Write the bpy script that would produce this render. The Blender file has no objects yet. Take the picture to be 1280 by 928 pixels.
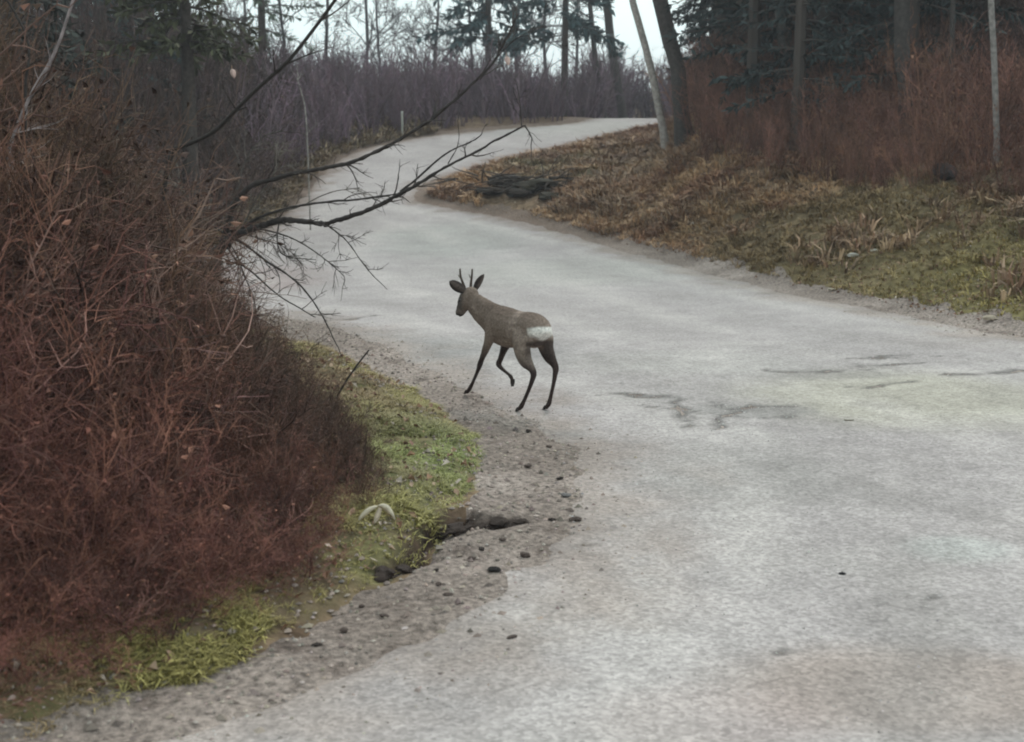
import bpy, bmesh, math, random
import numpy as np
from math import sin, cos, atan, radians, pi, sqrt
from mathutils import Vector, Matrix, Euler

SC = bpy.context.scene
COL = SC.collection
rng = np.random.default_rng(7)
R_ = random.Random(11)

# ------------------------------------------------------------------ camera
F = 1600.0                       # focal length in photo pixels (photo 1280 x 928)
PITCH = atan(266 / F)
CAMH = 2.0
cam = bpy.data.cameras.new('camera'); cam_o = bpy.data.objects.new('camera', cam); COL.objects.link(cam_o)
cam.sensor_fit = 'HORIZONTAL'; cam.sensor_width = 36.0; cam.lens = 36.0 * F / 1280.0
cam.clip_start = 0.1; cam.clip_end = 2000
cam.dof.use_dof = True; cam.dof.focus_distance = 10.2; cam.dof.aperture_fstop = 3.2
cam_o.location = (0, 0, CAMH); cam_o.rotation_euler = (pi / 2 - PITCH, 0, 0)
SC.camera = cam_o
# ------------------------------------------------------------------ world, sun, exposure
SUN_EL, SUN_AZ = radians(48), radians(20)
w = bpy.data.worlds.new('World'); SC.world = w; w.use_nodes = True
nt = w.node_tree; nt.nodes.clear()
out = nt.nodes.new('ShaderNodeOutputWorld'); bg = nt.nodes.new('ShaderNodeBackground')
sky = nt.nodes.new('ShaderNodeTexSky'); sky.sky_type = 'NISHITA'; sky.sun_disc = False
sky.sun_elevation = SUN_EL; sky.sun_rotation = SUN_AZ; sky.dust_density = 3.0; sky.air_density = 1.0; sky.ozone_density = 1.0
hs = nt.nodes.new('ShaderNodeHueSaturation'); hs.inputs['Saturation'].default_value = 0.22
# overcast: cloud layer flattens the clear-sky gradient to a pale grey-cyan
tc = nt.nodes.new('ShaderNodeTexCoord'); cn = nt.nodes.new('ShaderNodeTexNoise'); cn.inputs['Scale'].default_value = 2.2; cn.inputs['Detail'].default_value = 5
cr = nt.nodes.new('ShaderNodeValToRGB')
cr.color_ramp.elements[0].position = 0.3; cr.color_ramp.elements[0].color = (8.6, 10.5, 10.3, 1)
cr.color_ramp.elements[1].position = 0.75; cr.color_ramp.elements[1].color = (11.7, 13.2, 12.9, 1)
mx = nt.nodes.new('ShaderNodeMix'); mx.data_type = 'RGBA'; mx.inputs[0].default_value = 0.72
nt.links.new(tc.outputs['Generated'], cn.inputs['Vector']); nt.links.new(cn.outputs[0], cr.inputs[0])
nt.links.new(sky.outputs[0], hs.inputs['Color']); nt.links.new(hs.outputs[0], mx.inputs[6]); nt.links.new(cr.outputs[0], mx.inputs[7])
nt.links.new(mx.outputs[2], bg.inputs['Color']); bg.inputs['Strength'].default_value = 0.145
nt.links.new(bg.outputs[0], out.inputs['Surface'])
sl = bpy.data.lights.new('sun', 'SUN'); sl.energy = 1.05; sl.angle = radians(14); sl.color = (1, 0.86, 0.76)
so = bpy.data.objects.new('sun', sl); COL.objects.link(so); so.location = (0, 0, 30)
sd_ = Vector((sin(SUN_AZ) * cos(SUN_EL), cos(SUN_AZ) * cos(SUN_EL), sin(SUN_EL)))
so.rotation_euler = sd_.to_track_quat('Z', 'Y').to_euler()
SC.view_settings.view_transform = 'Standard'; SC.view_settings.look = 'None'
SC.view_settings.exposure = 0.0; SC.view_settings.gamma = 1.0; SC.view_settings.use_curve_mapping = False
SC.cycles.max_bounces = 5; SC.cycles.diffuse_bounces = 3; SC.cycles.glossy_bounces = 2
SC.cycles.transparent_max_bounces = 4; SC.cycles.volume_bounces = 0
SC.cycles.use_denoising = True; SC.cycles.filter_width = 2.0

# ------------------------------------------------------------------ numeric helpers
def ray(px, py):
    a = (px - 640) / F; b = (464 - py) / F
    return np.array([a, cos(PITCH) + b * sin(PITCH), -sin(PITCH) + b * cos(PITCH)])
def at_depth(px, py, y):
    r = ray(px, py); t = y / r[1]; return np.array([0, 0, CAMH]) + t * r

def _hash(ix, iy, seed):
    h = (ix.astype(np.int64) * 374761393 + iy.astype(np.int64) * 668265263 + seed * 974634777) & 0xffffffff
    h = ((h ^ (h >> 13)) * 1274126177) & 0xffffffff
    return ((h ^ (h >> 16)) & 0xffff) / 65535.0
def vnoise(x, y, seed=0):
    ix = np.floor(x); iy = np.floor(y); fx = x - ix; fy = y - iy
    fx = fx * fx * (3 - 2 * fx); fy = fy * fy * (3 - 2 * fy)
    a = _hash(ix, iy, seed); b = _hash(ix + 1, iy, seed); c = _hash(ix, iy + 1, seed); d = _hash(ix + 1, iy + 1, seed)
    return (a * (1 - fx) + b * fx) * (1 - fy) + (c * (1 - fx) + d * fx) * fy
def fbm(x, y, seed=0, oc=4):
    s = 0; a = 0.5; t = 0
    for i in range(oc):
        s = s + a * vnoise(x * 2 ** i + 17.3 * i, y * 2 ** i - 9.1 * i, seed + i); t += a; a *= 0.5
    return s / t * 2 - 1
def sst(e0, e1, x):
    t = np.clip((x - e0) / (e1 - e0), 0, 1); return t * t * (3 - 2 * t)

ZK = np.array([[-400, 0], [12, 0], [20, 0.0], [26, .10], [30, .35], [35, .86], [40, 1.5], [45, 2.2], [50, 2.85], [55, 3.4], [59, 3.75],
               [64, 3.85], [75, 3.7], [95, 4.6], [130, 7], [300, 12], [900, 20]], float)
_m = np.gradient(ZK[:, 1], ZK[:, 0])
def zb(y):
    y = np.asarray(y, float); i = np.clip(np.searchsorted(ZK[:, 0], y) - 1, 0, len(ZK) - 2)
    x0 = ZK[i, 0]; x1 = ZK[i + 1, 0]; hh = x1 - x0; t = np.clip((y - x0) / hh, 0, 1)
    return ((2*t**3 - 3*t*t + 1) * ZK[i, 1] + (t**3 - 2*t*t + t) * hh * _m[i] + (-2*t**3 + 3*t*t) * ZK[i+1, 1] + (t**3 - t*t) * hh * _m[i+1])
def march(px, py, fn, smax=140):
    r = ray(px, py); r = r / r[1]; o = np.array([0, 0, CAMH])
    ts = np.concatenate([np.arange(2, 30, .05), np.arange(30, smax, .15)])
    p = o[None] + ts[:, None] * r[None]
    d = p[:, 2] - fn(p[:, 0], p[:, 1]); k = np.argmax(d < 0)
    if d[k] >= 0: k = len(ts) - 1
    if k > 0 and d[k] < 0:
        t = ts[k-1] + (ts[k] - ts[k-1]) * d[k-1] / (d[k-1] - d[k])
    else: t = ts[k]
    q = o + t * r; return q
def Wb(px, py):
    q = march(px, py, lambda x, y: zb(y)); return (q[0], q[1])

def chaikin(pts, n=2):
    p = np.array(pts, float)
    for _ in range(n):
        a = p[:-1] * .75 + p[1:] * .25; b = p[:-1] * .25 + p[1:] * .75
        q = np.empty((2 * len(a), 2)); q[0::2] = a; q[1::2] = b
        p = np.vstack([p[:1], q, p[-1:]])
    return p
def sdist(poly, x, y):
    """signed distance to a closed polygon, positive inside"""
    x = np.asarray(x, float); y = np.asarray(y, float); sh = x.shape; x = x.ravel(); y = y.ravel()
    best = np.full(x.shape, 1e9); ins = np.zeros(x.shape, bool)
    P = np.asarray(poly); Q = np.roll(P, -1, 0)
    for (ax, ay), (bx, by) in zip(P, Q):
        dx, dy = bx - ax, by - ay; L2 = dx * dx + dy * dy
        if L2 < 1e-12: continue
        t = np.clip(((x - ax) * dx + (y - ay) * dy) / L2, 0, 1)
        best = np.minimum(best, (x - ax - t * dx) ** 2 + (y - ay - t * dy) ** 2)
        if ay != by:
            c = ((ay > y) != (by > y)) & (x < dx * (y - ay) / (by - ay) + ax); ins ^= c
    s = np.sqrt(best); return np.where(ins, s, -s).reshape(sh)

# ------------------------------------------------------------------ road plan (world metres)
right_low = [(40, 6), (20, 8.2), (12, 10.6)] + [Wb(*p) for p in [(1280, 425), (1190, 408), (1100, 390), (1000, 369), (900, 347), (820, 324), (740, 303), (690, 286), (640, 273), (590, 264), (540, 257), (515, 249)]]
up_low = [Wb(*p) for p in [(518, 240), (545, 224), (590, 211), (640, 198), (690, 187), (740, 175), (775, 167), (805, 160)]] + [(10.5, 60), (25, 66), (60, 76)]
up_far = [(60, 82), (25, 71.5), (10, 64)] + [Wb(*p) for p in [(800, 148.5), (740, 152), (690, 157), (620, 163), (560, 168), (500, 176), (455, 186), (425, 198)]]
left_far = [Wb(*p) for p in [(405, 215), (385, 240), (350, 275), (300, 300), (250, 318), (235, 340), (262, 372), (320, 392), (380, 402), (430, 415), (500, 447), (560, 478), (610, 505), (660, 532), (700, 556), (716, 600), (712, 650), (685, 700), (600, 772), (480, 832), (320, 890), (150, 950)]]
left_near = [(-3.4, 2.6), (-8, 0.5), (-20, -1), (-60, -3), (-60, -9), (60, -9), (60, 5)]
road_poly = np.vstack([chaikin(right_low + up_low, 2), chaikin(up_far + left_far + left_near[:4], 2), np.array(left_near[4:])])
wedge_poly = np.vstack([chaikin(right_low + up_low, 2), [(300, 80), (300, 6)]])          # land between the two arms of the road
grass_edge = [Wb(*p) for p in [(-120, 965), (20, 922), (110, 892), (200, 866), (320, 822), (400, 780), (455, 742), (520, 690), (575, 640), (606, 596), (600, 560), (560, 520), (500, 482), (440, 452), (370, 432), (300, 412), (245, 392), (200, 370)]]
grass_poly = np.vstack([chaikin(grass_edge, 2), [(-30, 24), (-60, 22), (-60, -2)]])
thick_edge = [Wb(*p) for p in [(-200, 965), (0, 898), (120, 862), (215, 828), (300, 794), (380, 745), (425, 715), (462, 675), (482, 640), (468, 600), (405, 552), (335, 510), (285, 470), (260, 420), (215, 392), (190, 370)]]
thick_poly = np.vstack([chaikin(thick_edge, 2), chaikin([Wb(*p) for p in [(205, 345), (215, 325), (285, 294), (330, 268), (362, 235), (385, 212), (405, 197), (430, 186)]], 1), [(-9, 58), (-60, 60), (-60, -3)]])
scarp = [Wb(*p) for p in [(330, 830), (400, 760), (440, 728), (475, 718), (512, 700), (535, 668), (570, 655), (600, 662), (640, 654), (672, 648)]]

def road_sd(x, y): return sdist(road_poly, x, y)
def near_left_s(x, y): return sdist(grass_poly, x, y)
def bank(s):
    return np.interp(s, [0, .3, 1, 2, 4, 7, 12, 25, 60, 300], [0, .04, .3, .72, 1.35, 2.05, 2.8, 3.5, 5, 9])
def seg_sd(poly, x, y):
    """distance to an open polyline with side (+ = left of travel)"""
    best = np.full(np.shape(x), 1e9); side = np.zeros(np.shape(x)); tt = np.zeros(np.shape(x)); n = len(poly) - 1
    for i in range(n):
        ax, ay = poly[i]; bx, by = poly[i+1]; dx, dy = bx-ax, by-ay; L2 = dx*dx+dy*dy
        t = np.clip(((x-ax)*dx+(y-ay)*dy)/L2, 0, 1); d = (x-ax-t*dx)**2+(y-ay-t*dy)**2
        m = d < best; best = np.where(m, d, best)
        side = np.where(m, np.sign(dx*(y-ay)-dy*(x-ax)), side); tt = np.where(m, (i+t)/n, tt)
    return np.sqrt(best)*side, tt
scarp_l = chaikin(scarp, 1)
def H(x, y, full=False):
    x = np.asarray(x, float); y = np.asarray(y, float)
    s = -road_sd(x, y); wd = sdist(wedge_poly, x, y)
    z = zb(y)
    o = np.clip(s, 0, None)
    # gentle crown and ruts on the road itself
    z = z + 0.03 * fbm(x * .35, y * .25, 5, 3) + .006 * fbm(x * 2.3, y * 2.3, 8, 3)
    rgt = wd > 0
    n1 = fbm(x * .45, y * .45, 21, 4); n2 = fbm(x * 1.8, y * 1.8, 31, 3)
    low = sst(27, 38, y) * (1 - sst(.105, .15, x / np.maximum(y, 1)))
    zr = bank(o) * (1 - .72 * low) * (1 + .25 * n1) + sst(.2, 1.2, o) * (.22 * n2 + .16 * np.abs(fbm(x * 1.1, y * 1.1, 37, 3)))
    gs = near_left_s(x, y)
    zl = sst(-.05, .35, gs) * .10 + np.interp(np.clip(gs, 0, None), [0, 1, 3, 8, 20, 60, 300], [0, .08, .25, .7, 1.4, 3, 8]) + sst(0.0, .6, gs) * .05 * n2
    far = (y > 30) & (~rgt)
    zf = np.interp(o, [0, .5, 3, 10, 30, 300], [0, .05, .10, .2, .6, 6]) + sst(.2, 1.5, o) * .1 * n1
    wgt = sst(24, 34, y)
    z = z + np.where(rgt, zr, zl * (1 - wgt) + zf * wgt)
    # eroded lip at the inside of the bend
    d, t = seg_sd(scarp_l, x, y)
    env = np.clip(np.minimum(t * 6 - 1.6, (1 - t) * 4), 0, 1)
    jag = .05 * fbm(x * 5, y * 5, 44, 3)
    up = np.where(d > 0, 1, 0) * np.exp(-np.abs(d) / .38)
    z = z + env * (.075 * sst(-.035, .03, d + jag) * np.exp(-np.clip(d, 0, None) / .45) - .05 * np.exp(-((d + jag + .05) / .06) ** 2)) * (y < 12)
    # loose rough dirt on the shoulder
    rough = sst(-.15, .25, s) * (1 - sst(.2, 1.0, o)) + sst(0, .1, s) * (1 - rgt) * (y < 14) * (1 - sst(-.2, .2, gs))
    z = z + np.clip(rough, 0, 1) * .036 * fbm(x * 4.5, y * 4.5, 51, 4)
    if full: return z, s, wd, gs, d + jag, env * (y < 12)
    return z
def Hs(x, y): return float(H(np.array([x]), np.array([y]))[0])
def G(px, py):
    q = march(px, py, H); return np.array([q[0], q[1], Hs(q[0], q[1])])

# ------------------------------------------------------------------ mesh helpers
def make_mesh(name, V, Fl, C=None, smooth=True):
    """Fl: (n,3) or (n,4) int array or list of such arrays"""
    me = bpy.data.meshes.new(name); V = np.asarray(V, np.float32)
    Fl = Fl if isinstance(Fl, list) else [Fl]
    Fl = [np.asarray(f, np.int32) for f in Fl if len(f)]
    nl = sum(f.size for f in Fl); nf = sum(len(f) for f in Fl)
    me.vertices.add(len(V)); me.vertices.foreach_set('co', V.ravel())
    me.loops.add(nl); me.loops.foreach_set('vertex_index', np.concatenate([f.ravel() for f in Fl]))
    me.polygons.add(nf); ls = []; st = 0
    for f in Fl:
        k = f.shape[1]; ls.append(st + np.arange(len(f)) * k); st += f.size
    me.polygons.foreach_set('loop_start', np.concatenate(ls).astype(np.int32))
    me.update(calc_edges=True)
    me.polygons.foreach_set('use_smooth', np.full(nf, smooth))
    if C is not None:
        C = np.asarray(C, np.float32)
        if C.shape[1] == 3: C = np.hstack([C, np.ones((len(C), 1), np.float32)])
        a = me.color_attributes.new('Col', 'FLOAT_COLOR', 'POINT'); a.data.foreach_set('color', C.ravel())
    return me
def link(name, me, mat=None, parent=None, label=None, cat=None, group=None, kind=None, loc=None):
    o = bpy.data.objects.new(name, me); COL.objects.link(o)
    if mat is not None and me is not None and not me.materials: me.materials.append(mat)
    if parent is not None: o.parent = parent
    if label: o['label'] = label
    if cat: o['category'] = cat
    if group: o['group'] = group
    if kind: o['kind'] = kind
    if loc is not None: o.location = loc
    return o

class TB:
    """collects tapered tubes and faces"""
    def __init__(s): s.V = []; s.Q = []; s.T = []; s.C = []; s.n = 0
    def tube(s, P, r, col, k=3, cap=True):
        P = np.asarray(P, float); m = len(P); r = np.asarray(r, float)
        if r.ndim == 0: r = np.full(m, float(r))
        T = np.gradient(P, axis=0); T /= np.linalg.norm(T, axis=1)[:, None] + 1e-9
        ref = np.array([0, 0, 1.]) if abs(T[:, 2]).mean() < .8 else np.array([1., 0, 0])
        A = np.cross(T, ref); A /= np.linalg.norm(A, axis=1)[:, None] + 1e-9; B = np.cross(T, A)
        a = np.arange(k) * 2 * pi / k
        V = P[:, None] + r[:, None, None] * (np.cos(a)[None, :, None] * A[:, None] + np.sin(a)[None, :, None] * B[:, None])
        i = np.arange(m - 1)[:, None] * k + np.arange(k)[None]; j = np.arange(m - 1)[:, None] * k + (np.arange(k)[None] + 1) % k
        s.Q.append(np.stack([i, i + k, j + k, j], -1).reshape(-1, 4) + s.n)
        s.V.append(V.reshape(-1, 3)); s.C.append(np.tile(np.asarray(col, float)[:3], (m * k, 1))); s.n += m * k
        if cap and k == 3: s.T.append(np.array([[s.n - 3, s.n - 2, s.n - 1]]))
    def leaf(s, p, size, col, r=None):
        r = r or R_
        d = np.array([r.gauss(0, 1), r.gauss(0, 1), r.gauss(0, .6)]); d /= np.linalg.norm(d)
        u = np.cross(d, [r.random(), r.random(), r.random() + .2]); u /= np.linalg.norm(u) + 1e-9
        p = np.asarray(p); nrm = np.cross(d, u) * size * .18
        V = np.array([p, p + d * size * .5 + u * size * .28 + nrm, p + d * size, p + d * size * .5 - u * size * .28 + nrm])
        s.V.append(V); s.T.append(np.array([[0, 1, 2], [0, 2, 3]]) + s.n); s.C.append(np.tile(np.asarray(col)[:3], (4, 1))); s.n += 4
    def arrays(s):
        Q = np.vstack(s.Q) if s.Q else np.zeros((0, 4), int); T = np.vstack(s.T) if s.T else np.zeros((0, 3), int)
        return np.vstack(s.V), Q, T, np.vstack(s.C)
    def mesh(s, name, smooth=True):
        V, Q, T, C = s.arrays(); return make_mesh(name, V, [Q, T], C, smooth)
def replicate(proto, pos, yaw, scl, tint, tilt=None, zs=None):
    """proto arrays copied to many places -> one set of arrays"""
    V, Q, T, C = proto; n = len(pos); c, s = np.cos(yaw), np.sin(yaw)
    X = V[None, :, 0] * scl[:, None]; Y = V[None, :, 1] * scl[:, None]; Z = V[None, :, 2] * (scl if zs is None else zs)[:, None]
    X, Y = X * c[:, None] - Y * s[:, None], X * s[:, None] + Y * c[:, None]
    if tilt is not None: X = X + Z * tilt[:, :1]; Y = Y + Z * tilt[:, 1:2]
    VV = np.stack([X + pos[:, :1], Y + pos[:, 1:2], Z + pos[:, 2:3]], -1).reshape(-1, 3)
    k = len(V); off = (np.arange(n) * k)[:, None, None]
    return VV, (Q[None] + off).reshape(-1, 4), (T[None] + off).reshape(-1, 3), (C[None] * tint[:, None, :]).reshape(-1, 3)
def merge(parts):
    V = []; Q = []; T = []; C = []; n = 0
    for v, q, t, c in parts: V.append(v); Q.append(q + n); T.append(t + n); C.append(c); n += len(v)
    return np.vstack(V), np.vstack(Q), np.vstack(T), np.vstack(C)

# ------------------------------------------------------------------ materials
def mat_new(name):
    m = bpy.data.materials.new(name); m.use_nodes = True; t = m.node_tree
    b = t.nodes['Principled BSDF']; b.inputs['Roughness'].default_value = .85; b.inputs['Specular IOR Level'].default_value = .25
    return m, t, b
def mat_attr(name, rough=.85, spec=.2, nscale=0, namp=.3, bump=0, bscale=60, ndetail=4):
    """colour from the mesh's own paint attribute, broken up by object-space noise"""
    m, t, b = mat_new(name); a = t.nodes.new('ShaderNodeAttribute'); a.attribute_name = 'Col'
    b.inputs['Roughness'].default_value = rough; b.inputs['Specular IOR Level'].default_value = spec
    c = a.outputs['Color']; tcn = t.nodes.new('ShaderNodeTexCoord')
    if nscale:
        n = t.nodes.new('ShaderNodeTexNoise'); n.inputs['Scale'].default_value = nscale; n.inputs['Detail'].default_value = ndetail
        t.links.new(tcn.outputs['Object'], n.inputs['Vector'])
        mr = t.nodes.new('ShaderNodeMapRange'); mr.inputs[1].default_value = .3; mr.inputs[2].default_value = .7
        mr.inputs[3].default_value = 1 - namp; mr.inputs[4].default_value = 1 + namp
        t.links.new(n.outputs[0], mr.inputs[0]); vm = t.nodes.new('ShaderNodeVectorMath'); vm.operation = 'SCALE'
        t.links.new(c, vm.inputs[0]); t.links.new(mr.outputs[0], vm.inputs['Scale']); c = vm.outputs[0]
    t.links.new(c, b.inputs['Base Color'])
    if bump:
        n2 = t.nodes.new('ShaderNodeTexNoise'); n2.inputs['Scale'].default_value = bscale; n2.inputs['Detail'].default_value = 5
        t.links.new(tcn.outputs['Object'], n2.inputs['Vector']); bp = t.nodes.new('ShaderNodeBump'); bp.inputs['Strength'].default_value = bump
        bp.inputs['Distance'].default_value = .02; t.links.new(n2.outputs[0], bp.inputs['Height']); t.links.new(bp.outputs[0], b.inputs['Normal'])
    return m
M_twig = mat_attr('bare_twig', .8, .15)
M_bark = mat_attr('bark', .9, .15, 14, .35, .6, 30)
M_leaf = mat_attr('dead_leaf', .75, .2, 30, .2)
M_green = mat_attr('needle_foliage', .7, .2)
M_grass = mat_attr('grass_blade', .6, .25)
M_ground = mat_attr('soil_and_litter', .95, .1, 9, .45, .8, 22, 6)
M_dirt = mat_attr('loose_dirt', .95, .1, 30, .5, 1.0, 70, 8)
M_stone = mat_attr('stone', .85, .25, 25, .3, .4, 60)
M_fur = mat_attr('deer_fur', .85, .12, 55, .30, .6, 140)
# gravelly worn asphalt
M_road = mat_attr('worn_gravelly_asphalt', .88, .2, 26, .16, .0, 60, 8)
t = M_road.node_tree; b = t.nodes['Principled BSDF']; tcn = t.nodes.new('ShaderNodeTexCoord')
vo = t.nodes.new('ShaderNodeTexVoronoi'); vo.inputs['Scale'].default_value = 62; t.links.new(tcn.outputs['Object'], vo.inputs['Vector'])
src = b.inputs['Base Color'].links[0].from_socket
hsv = t.nodes.new('ShaderNodeSeparateColor'); t.links.new(vo.outputs['Color'], hsv.inputs[0])
mr = t.nodes.new('ShaderNodeMapRange'); mr.inputs[3].default_value = .78; mr.inputs[4].default_value = 1.2; t.links.new(hsv.outputs[0], mr.inputs[0])
n3 = t.nodes.new('ShaderNodeTexNoise'); n3.inputs['Scale'].default_value = 1.6; n3.inputs['Detail'].default_value = 8; n3.inputs['Roughness'].default_value = .65
t.links.new(tcn.outputs['Object'], n3.inputs['Vector'])
mr3 = t.nodes.new('ShaderNodeMapRange'); mr3.inputs[1].default_value = .3; mr3.inputs[2].default_value = .7; mr3.inputs[3].default_value = .9; mr3.inputs[4].default_value = 1.1
t.links.new(n3.outputs[0], mr3.inputs[0]); mm = t.nodes.new('ShaderNodeMath'); mm.operation = 'MULTIPLY'; t.links.new(mr.outputs[0], mm.inputs[0]); t.links.new(mr3.outputs[0], mm.inputs[1])
vm = t.nodes.new('ShaderNodeVectorMath'); vm.operation = 'SCALE'; t.links.new(src, vm.inputs[0]); t.links.new(mm.outputs[0], vm.inputs['Scale']); t.links.new(vm.outputs[0], b.inputs['Base Color'])
bp = t.nodes.new('ShaderNodeBump'); bp.inputs['Strength'].default_value = .35; bp.inputs['Distance'].default_value = .006
t.links.new(vo.outputs['Distance'], bp.inputs['Height']); t.links.new(bp.outputs[0], b.inputs['Normal'])

def tint_by_instance(m):
    t = m.node_tree; b = t.nodes['Principled BSDF']; src = b.inputs['Base Color'].links[0].from_socket
    a = t.nodes.new('ShaderNodeAttribute'); a.attribute_type = 'INSTANCER'; a.attribute_name = 'tint'
    v = t.nodes.new('ShaderNodeVectorMath'); v.operation = 'MULTIPLY'; t.links.new(src, v.inputs[0]); t.links.new(a.outputs['Vector'], v.inputs[1]); t.links.new(v.outputs[0], b.inputs['Base Color'])
    return m
MI_twig = tint_by_instance(mat_attr('bare_twig_mass', .8, .15)); MI_grass = tint_by_instance(mat_attr('grass_mass', .6, .25)); MI_stone = tint_by_instance(mat_attr('gravel_mass', .85, .25))
MI_leaf = tint_by_instance(mat_attr('leaf_mass', .75, .2))
def stuff_instances(name, protos, pos, yaw, scl, tint, mat, tilt=None):
    """one object: its mesh carries the prototypes and the points they are set on (geometry nodes)"""
    n = len(pos); K = len(protos); V = []; Q = []; T = []; C = []; pid = []; o = 0
    for k, (v, q, t_, c) in enumerate(protos): V.append(v); Q.append(q + o); T.append(t_ + o); C.append(c); pid.append(np.full(len(v), k)); o += len(v)
    V.append(pos); C.append(np.ones((n, 3))); pid.append(K + np.arange(n) % K); nv = o + n
    me = make_mesh(name, np.vstack(V), [np.vstack(Q), np.vstack(T)], np.vstack(C), False)
    def at(nm, ty, arr, key):
        a = me.attributes.new(nm, ty, 'POINT'); full = np.zeros((nv,) + arr.shape[1:], arr.dtype); full[-len(arr):] = arr; a.data.foreach_set(key, full.ravel())
    at('pid', 'INT', np.concatenate(pid).astype(np.int32), 'value')
    tl = np.zeros((n, 2)) if tilt is None else tilt
    at('rot', 'FLOAT_VECTOR', np.column_stack([tl[:, 0], tl[:, 1], yaw]).astype(np.float32), 'vector')
    at('scl', 'FLOAT_VECTOR', np.asarray(scl).astype(np.float32), 'vector'); at('tint', 'FLOAT_VECTOR', np.asarray(tint).astype(np.float32), 'vector')
    g = bpy.data.node_groups.new(name, 'GeometryNodeTree'); g.interface.new_socket('Geometry', in_out='INPUT', socket_type='NodeSocketGeometry'); g.interface.new_socket('Geometry', in_out='OUTPUT', socket_type='NodeSocketGeometry')
    N = g.nodes.new; L = g.links.new; gi = N('NodeGroupInput'); go = N('NodeGroupOutput'); jn = N('GeometryNodeJoinGeometry')
    def attr(nm, ty): a = N('GeometryNodeInputNamedAttribute'); a.data_type = ty; a.inputs['Name'].default_value = nm; return a.outputs[0]
    p = attr('pid', 'INT')
    def sep(k):
        c = N('FunctionNodeCompare'); c.data_type = 'INT'; c.operation = 'EQUAL'; L(p, c.inputs[2]); c.inputs[3].default_value = k
        x = N('GeometryNodeSeparateGeometry'); x.domain = 'POINT'; L(gi.outputs[0], x.inputs[0]); L(c.outputs[0], x.inputs[1]); return x.outputs[0]
    for k in range(K):
        ip = N('GeometryNodeInstanceOnPoints'); L(sep(K + k), ip.inputs['Points']); L(sep(k), ip.inputs['Instance'])
        er = N('FunctionNodeEulerToRotation'); L(attr('rot', 'FLOAT_VECTOR'), er.inputs[0]); L(er.outputs[0], ip.inputs['Rotation']); L(attr('scl', 'FLOAT_VECTOR'), ip.inputs['Scale']); L(ip.outputs[0], jn.inputs[0])
    L(jn.outputs[0], go.inputs[0]); o_ = link(name, me, mat, kind='stuff'); md = o_.modifiers.new('scatter', 'NODES'); md.node_group = g
    print(name, n, 'proto tris', sum(2 * len(q[1]) + len(q[2]) for q in protos)); return o_

# ------------------------------------------------------------------ ground, road, dirt shoulder
def axis(a0, a1, st, out0, out1, g):
    mid = list(np.arange(a0, a1 + 1e-6, st)); hi = []; x = a1; s = st
    while x < out1: s *= g; x += s; hi.append(x)
    lo = []; x = a0; s = st
    while x > out0: s *= g; x -= s; lo.append(x)
    return np.array(lo[::-1] + mid + hi)
xs = axis(-5.5, 7, .06, -700, 700, 1.035)
ys = np.concatenate([axis(3.6, 15, .06, -400, 15.0, 1.06), 15 + np.cumsum(.06 * 1.0125 ** np.arange(1, 260))])
ys = ys[ys < 80]; e = [ys[-1]]; s = e[0] - ys[-2]
while e[-1] < 1200: s *= 1.06; e.append(e[-1] + s)
ys = np.concatenate([ys, e[1:]])
X, Y = np.meshgrid(xs, ys); NX, NY = len(xs), len(ys)
Z, S, WD, GS, SCD, SCE = H(X, Y, True)
idx = np.arange(NX * NY).reshape(NY, NX)
Qall = np.stack([idx[:-1, :-1], idx[:-1, 1:], idx[1:, 1:], idx[1:, :-1]], -1).reshape(-1, 4)
def lerp(a, b, t): return a + (b - a) * t[..., None]
c3 = lambda *a: np.array(a, float)
n1 = fbm(X * .7, Y * .7, 61, 4); n2 = fbm(X * 3, Y * 3, 71, 4); n0 = fbm(X * .15, Y * .15, 66, 3)
base = lerp(c3(.10, .065, .045), c3(.19, .135, .09), sst(-.5, .6, n1 + .5 * n2))
MOSS = [  # world patches of moss and short grass: pixel of the photo, radius m, colour, weight
    (1050, 285, 2.4, (.135, .110, .060), .9), (1180, 300, 2.0, (.125, .105, .060), .8), (1262, 345, 1.5, (.19, .19, .055), 1.4), (960, 300, 1.5, (.13, .105, .06), .7),
    (728, 205, 2.6, (.12, .125, .065), .85), (1130, 350, 1.5, (.16, .145, .055), .9), (1050, 300, 1.6, (.17, .15, .06), .9)]
moss = np.zeros(X.shape); mcol = np.zeros(X.shape + (3,))
for px, py, r, c, wt in MOSS:
    q = G(px, py); d = np.hypot(X - q[0], (Y - q[1]) * .8) / r
    a = wt * np.exp(-d ** 2) ; moss += a; mcol += a[..., None] * np.array(c)
mcol = mcol / (moss[..., None] + 1e-6); ma = sst(.25, .7, moss + .35 * n2 + .15 * n1)
base = lerp(base, mcol, np.clip(ma * (S > .1), 0, .5))
# green strip along the left verge
gl = sst(-.03, .08, GS + .16 * n2) * (1 - sst(.6, 1.3, GS + .3 * n1)) * sst(-.65, .2, fbm(X * 3.5, Y * 3.5, 99, 4)) * (Y < 16) * (WD < 0)
_q = Wb(570, 590); _br = np.exp(-(np.hypot(X - _q[0], (Y - _q[1]) * .6) / .8) ** 2)
base = lerp(base, lerp(lerp(c3(.10, .085, .05), c3(.135, .135, .055), sst(-.3, .4, n2)), c3(.13, .17, .06), _br), np.clip(gl * .75, 0, 1))
TS = sdist(thick_poly, X, Y); base = lerp(base, c3(.060, .040, .032), sst(-.1, .3, TS) * .8 * (Y < 60))  # shaded thicket interior painted into the ground colour
base = lerp(base, c3(.075, .055, .045), sst(3.5, 5.5, S) * (WD > 0) * .75)
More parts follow.
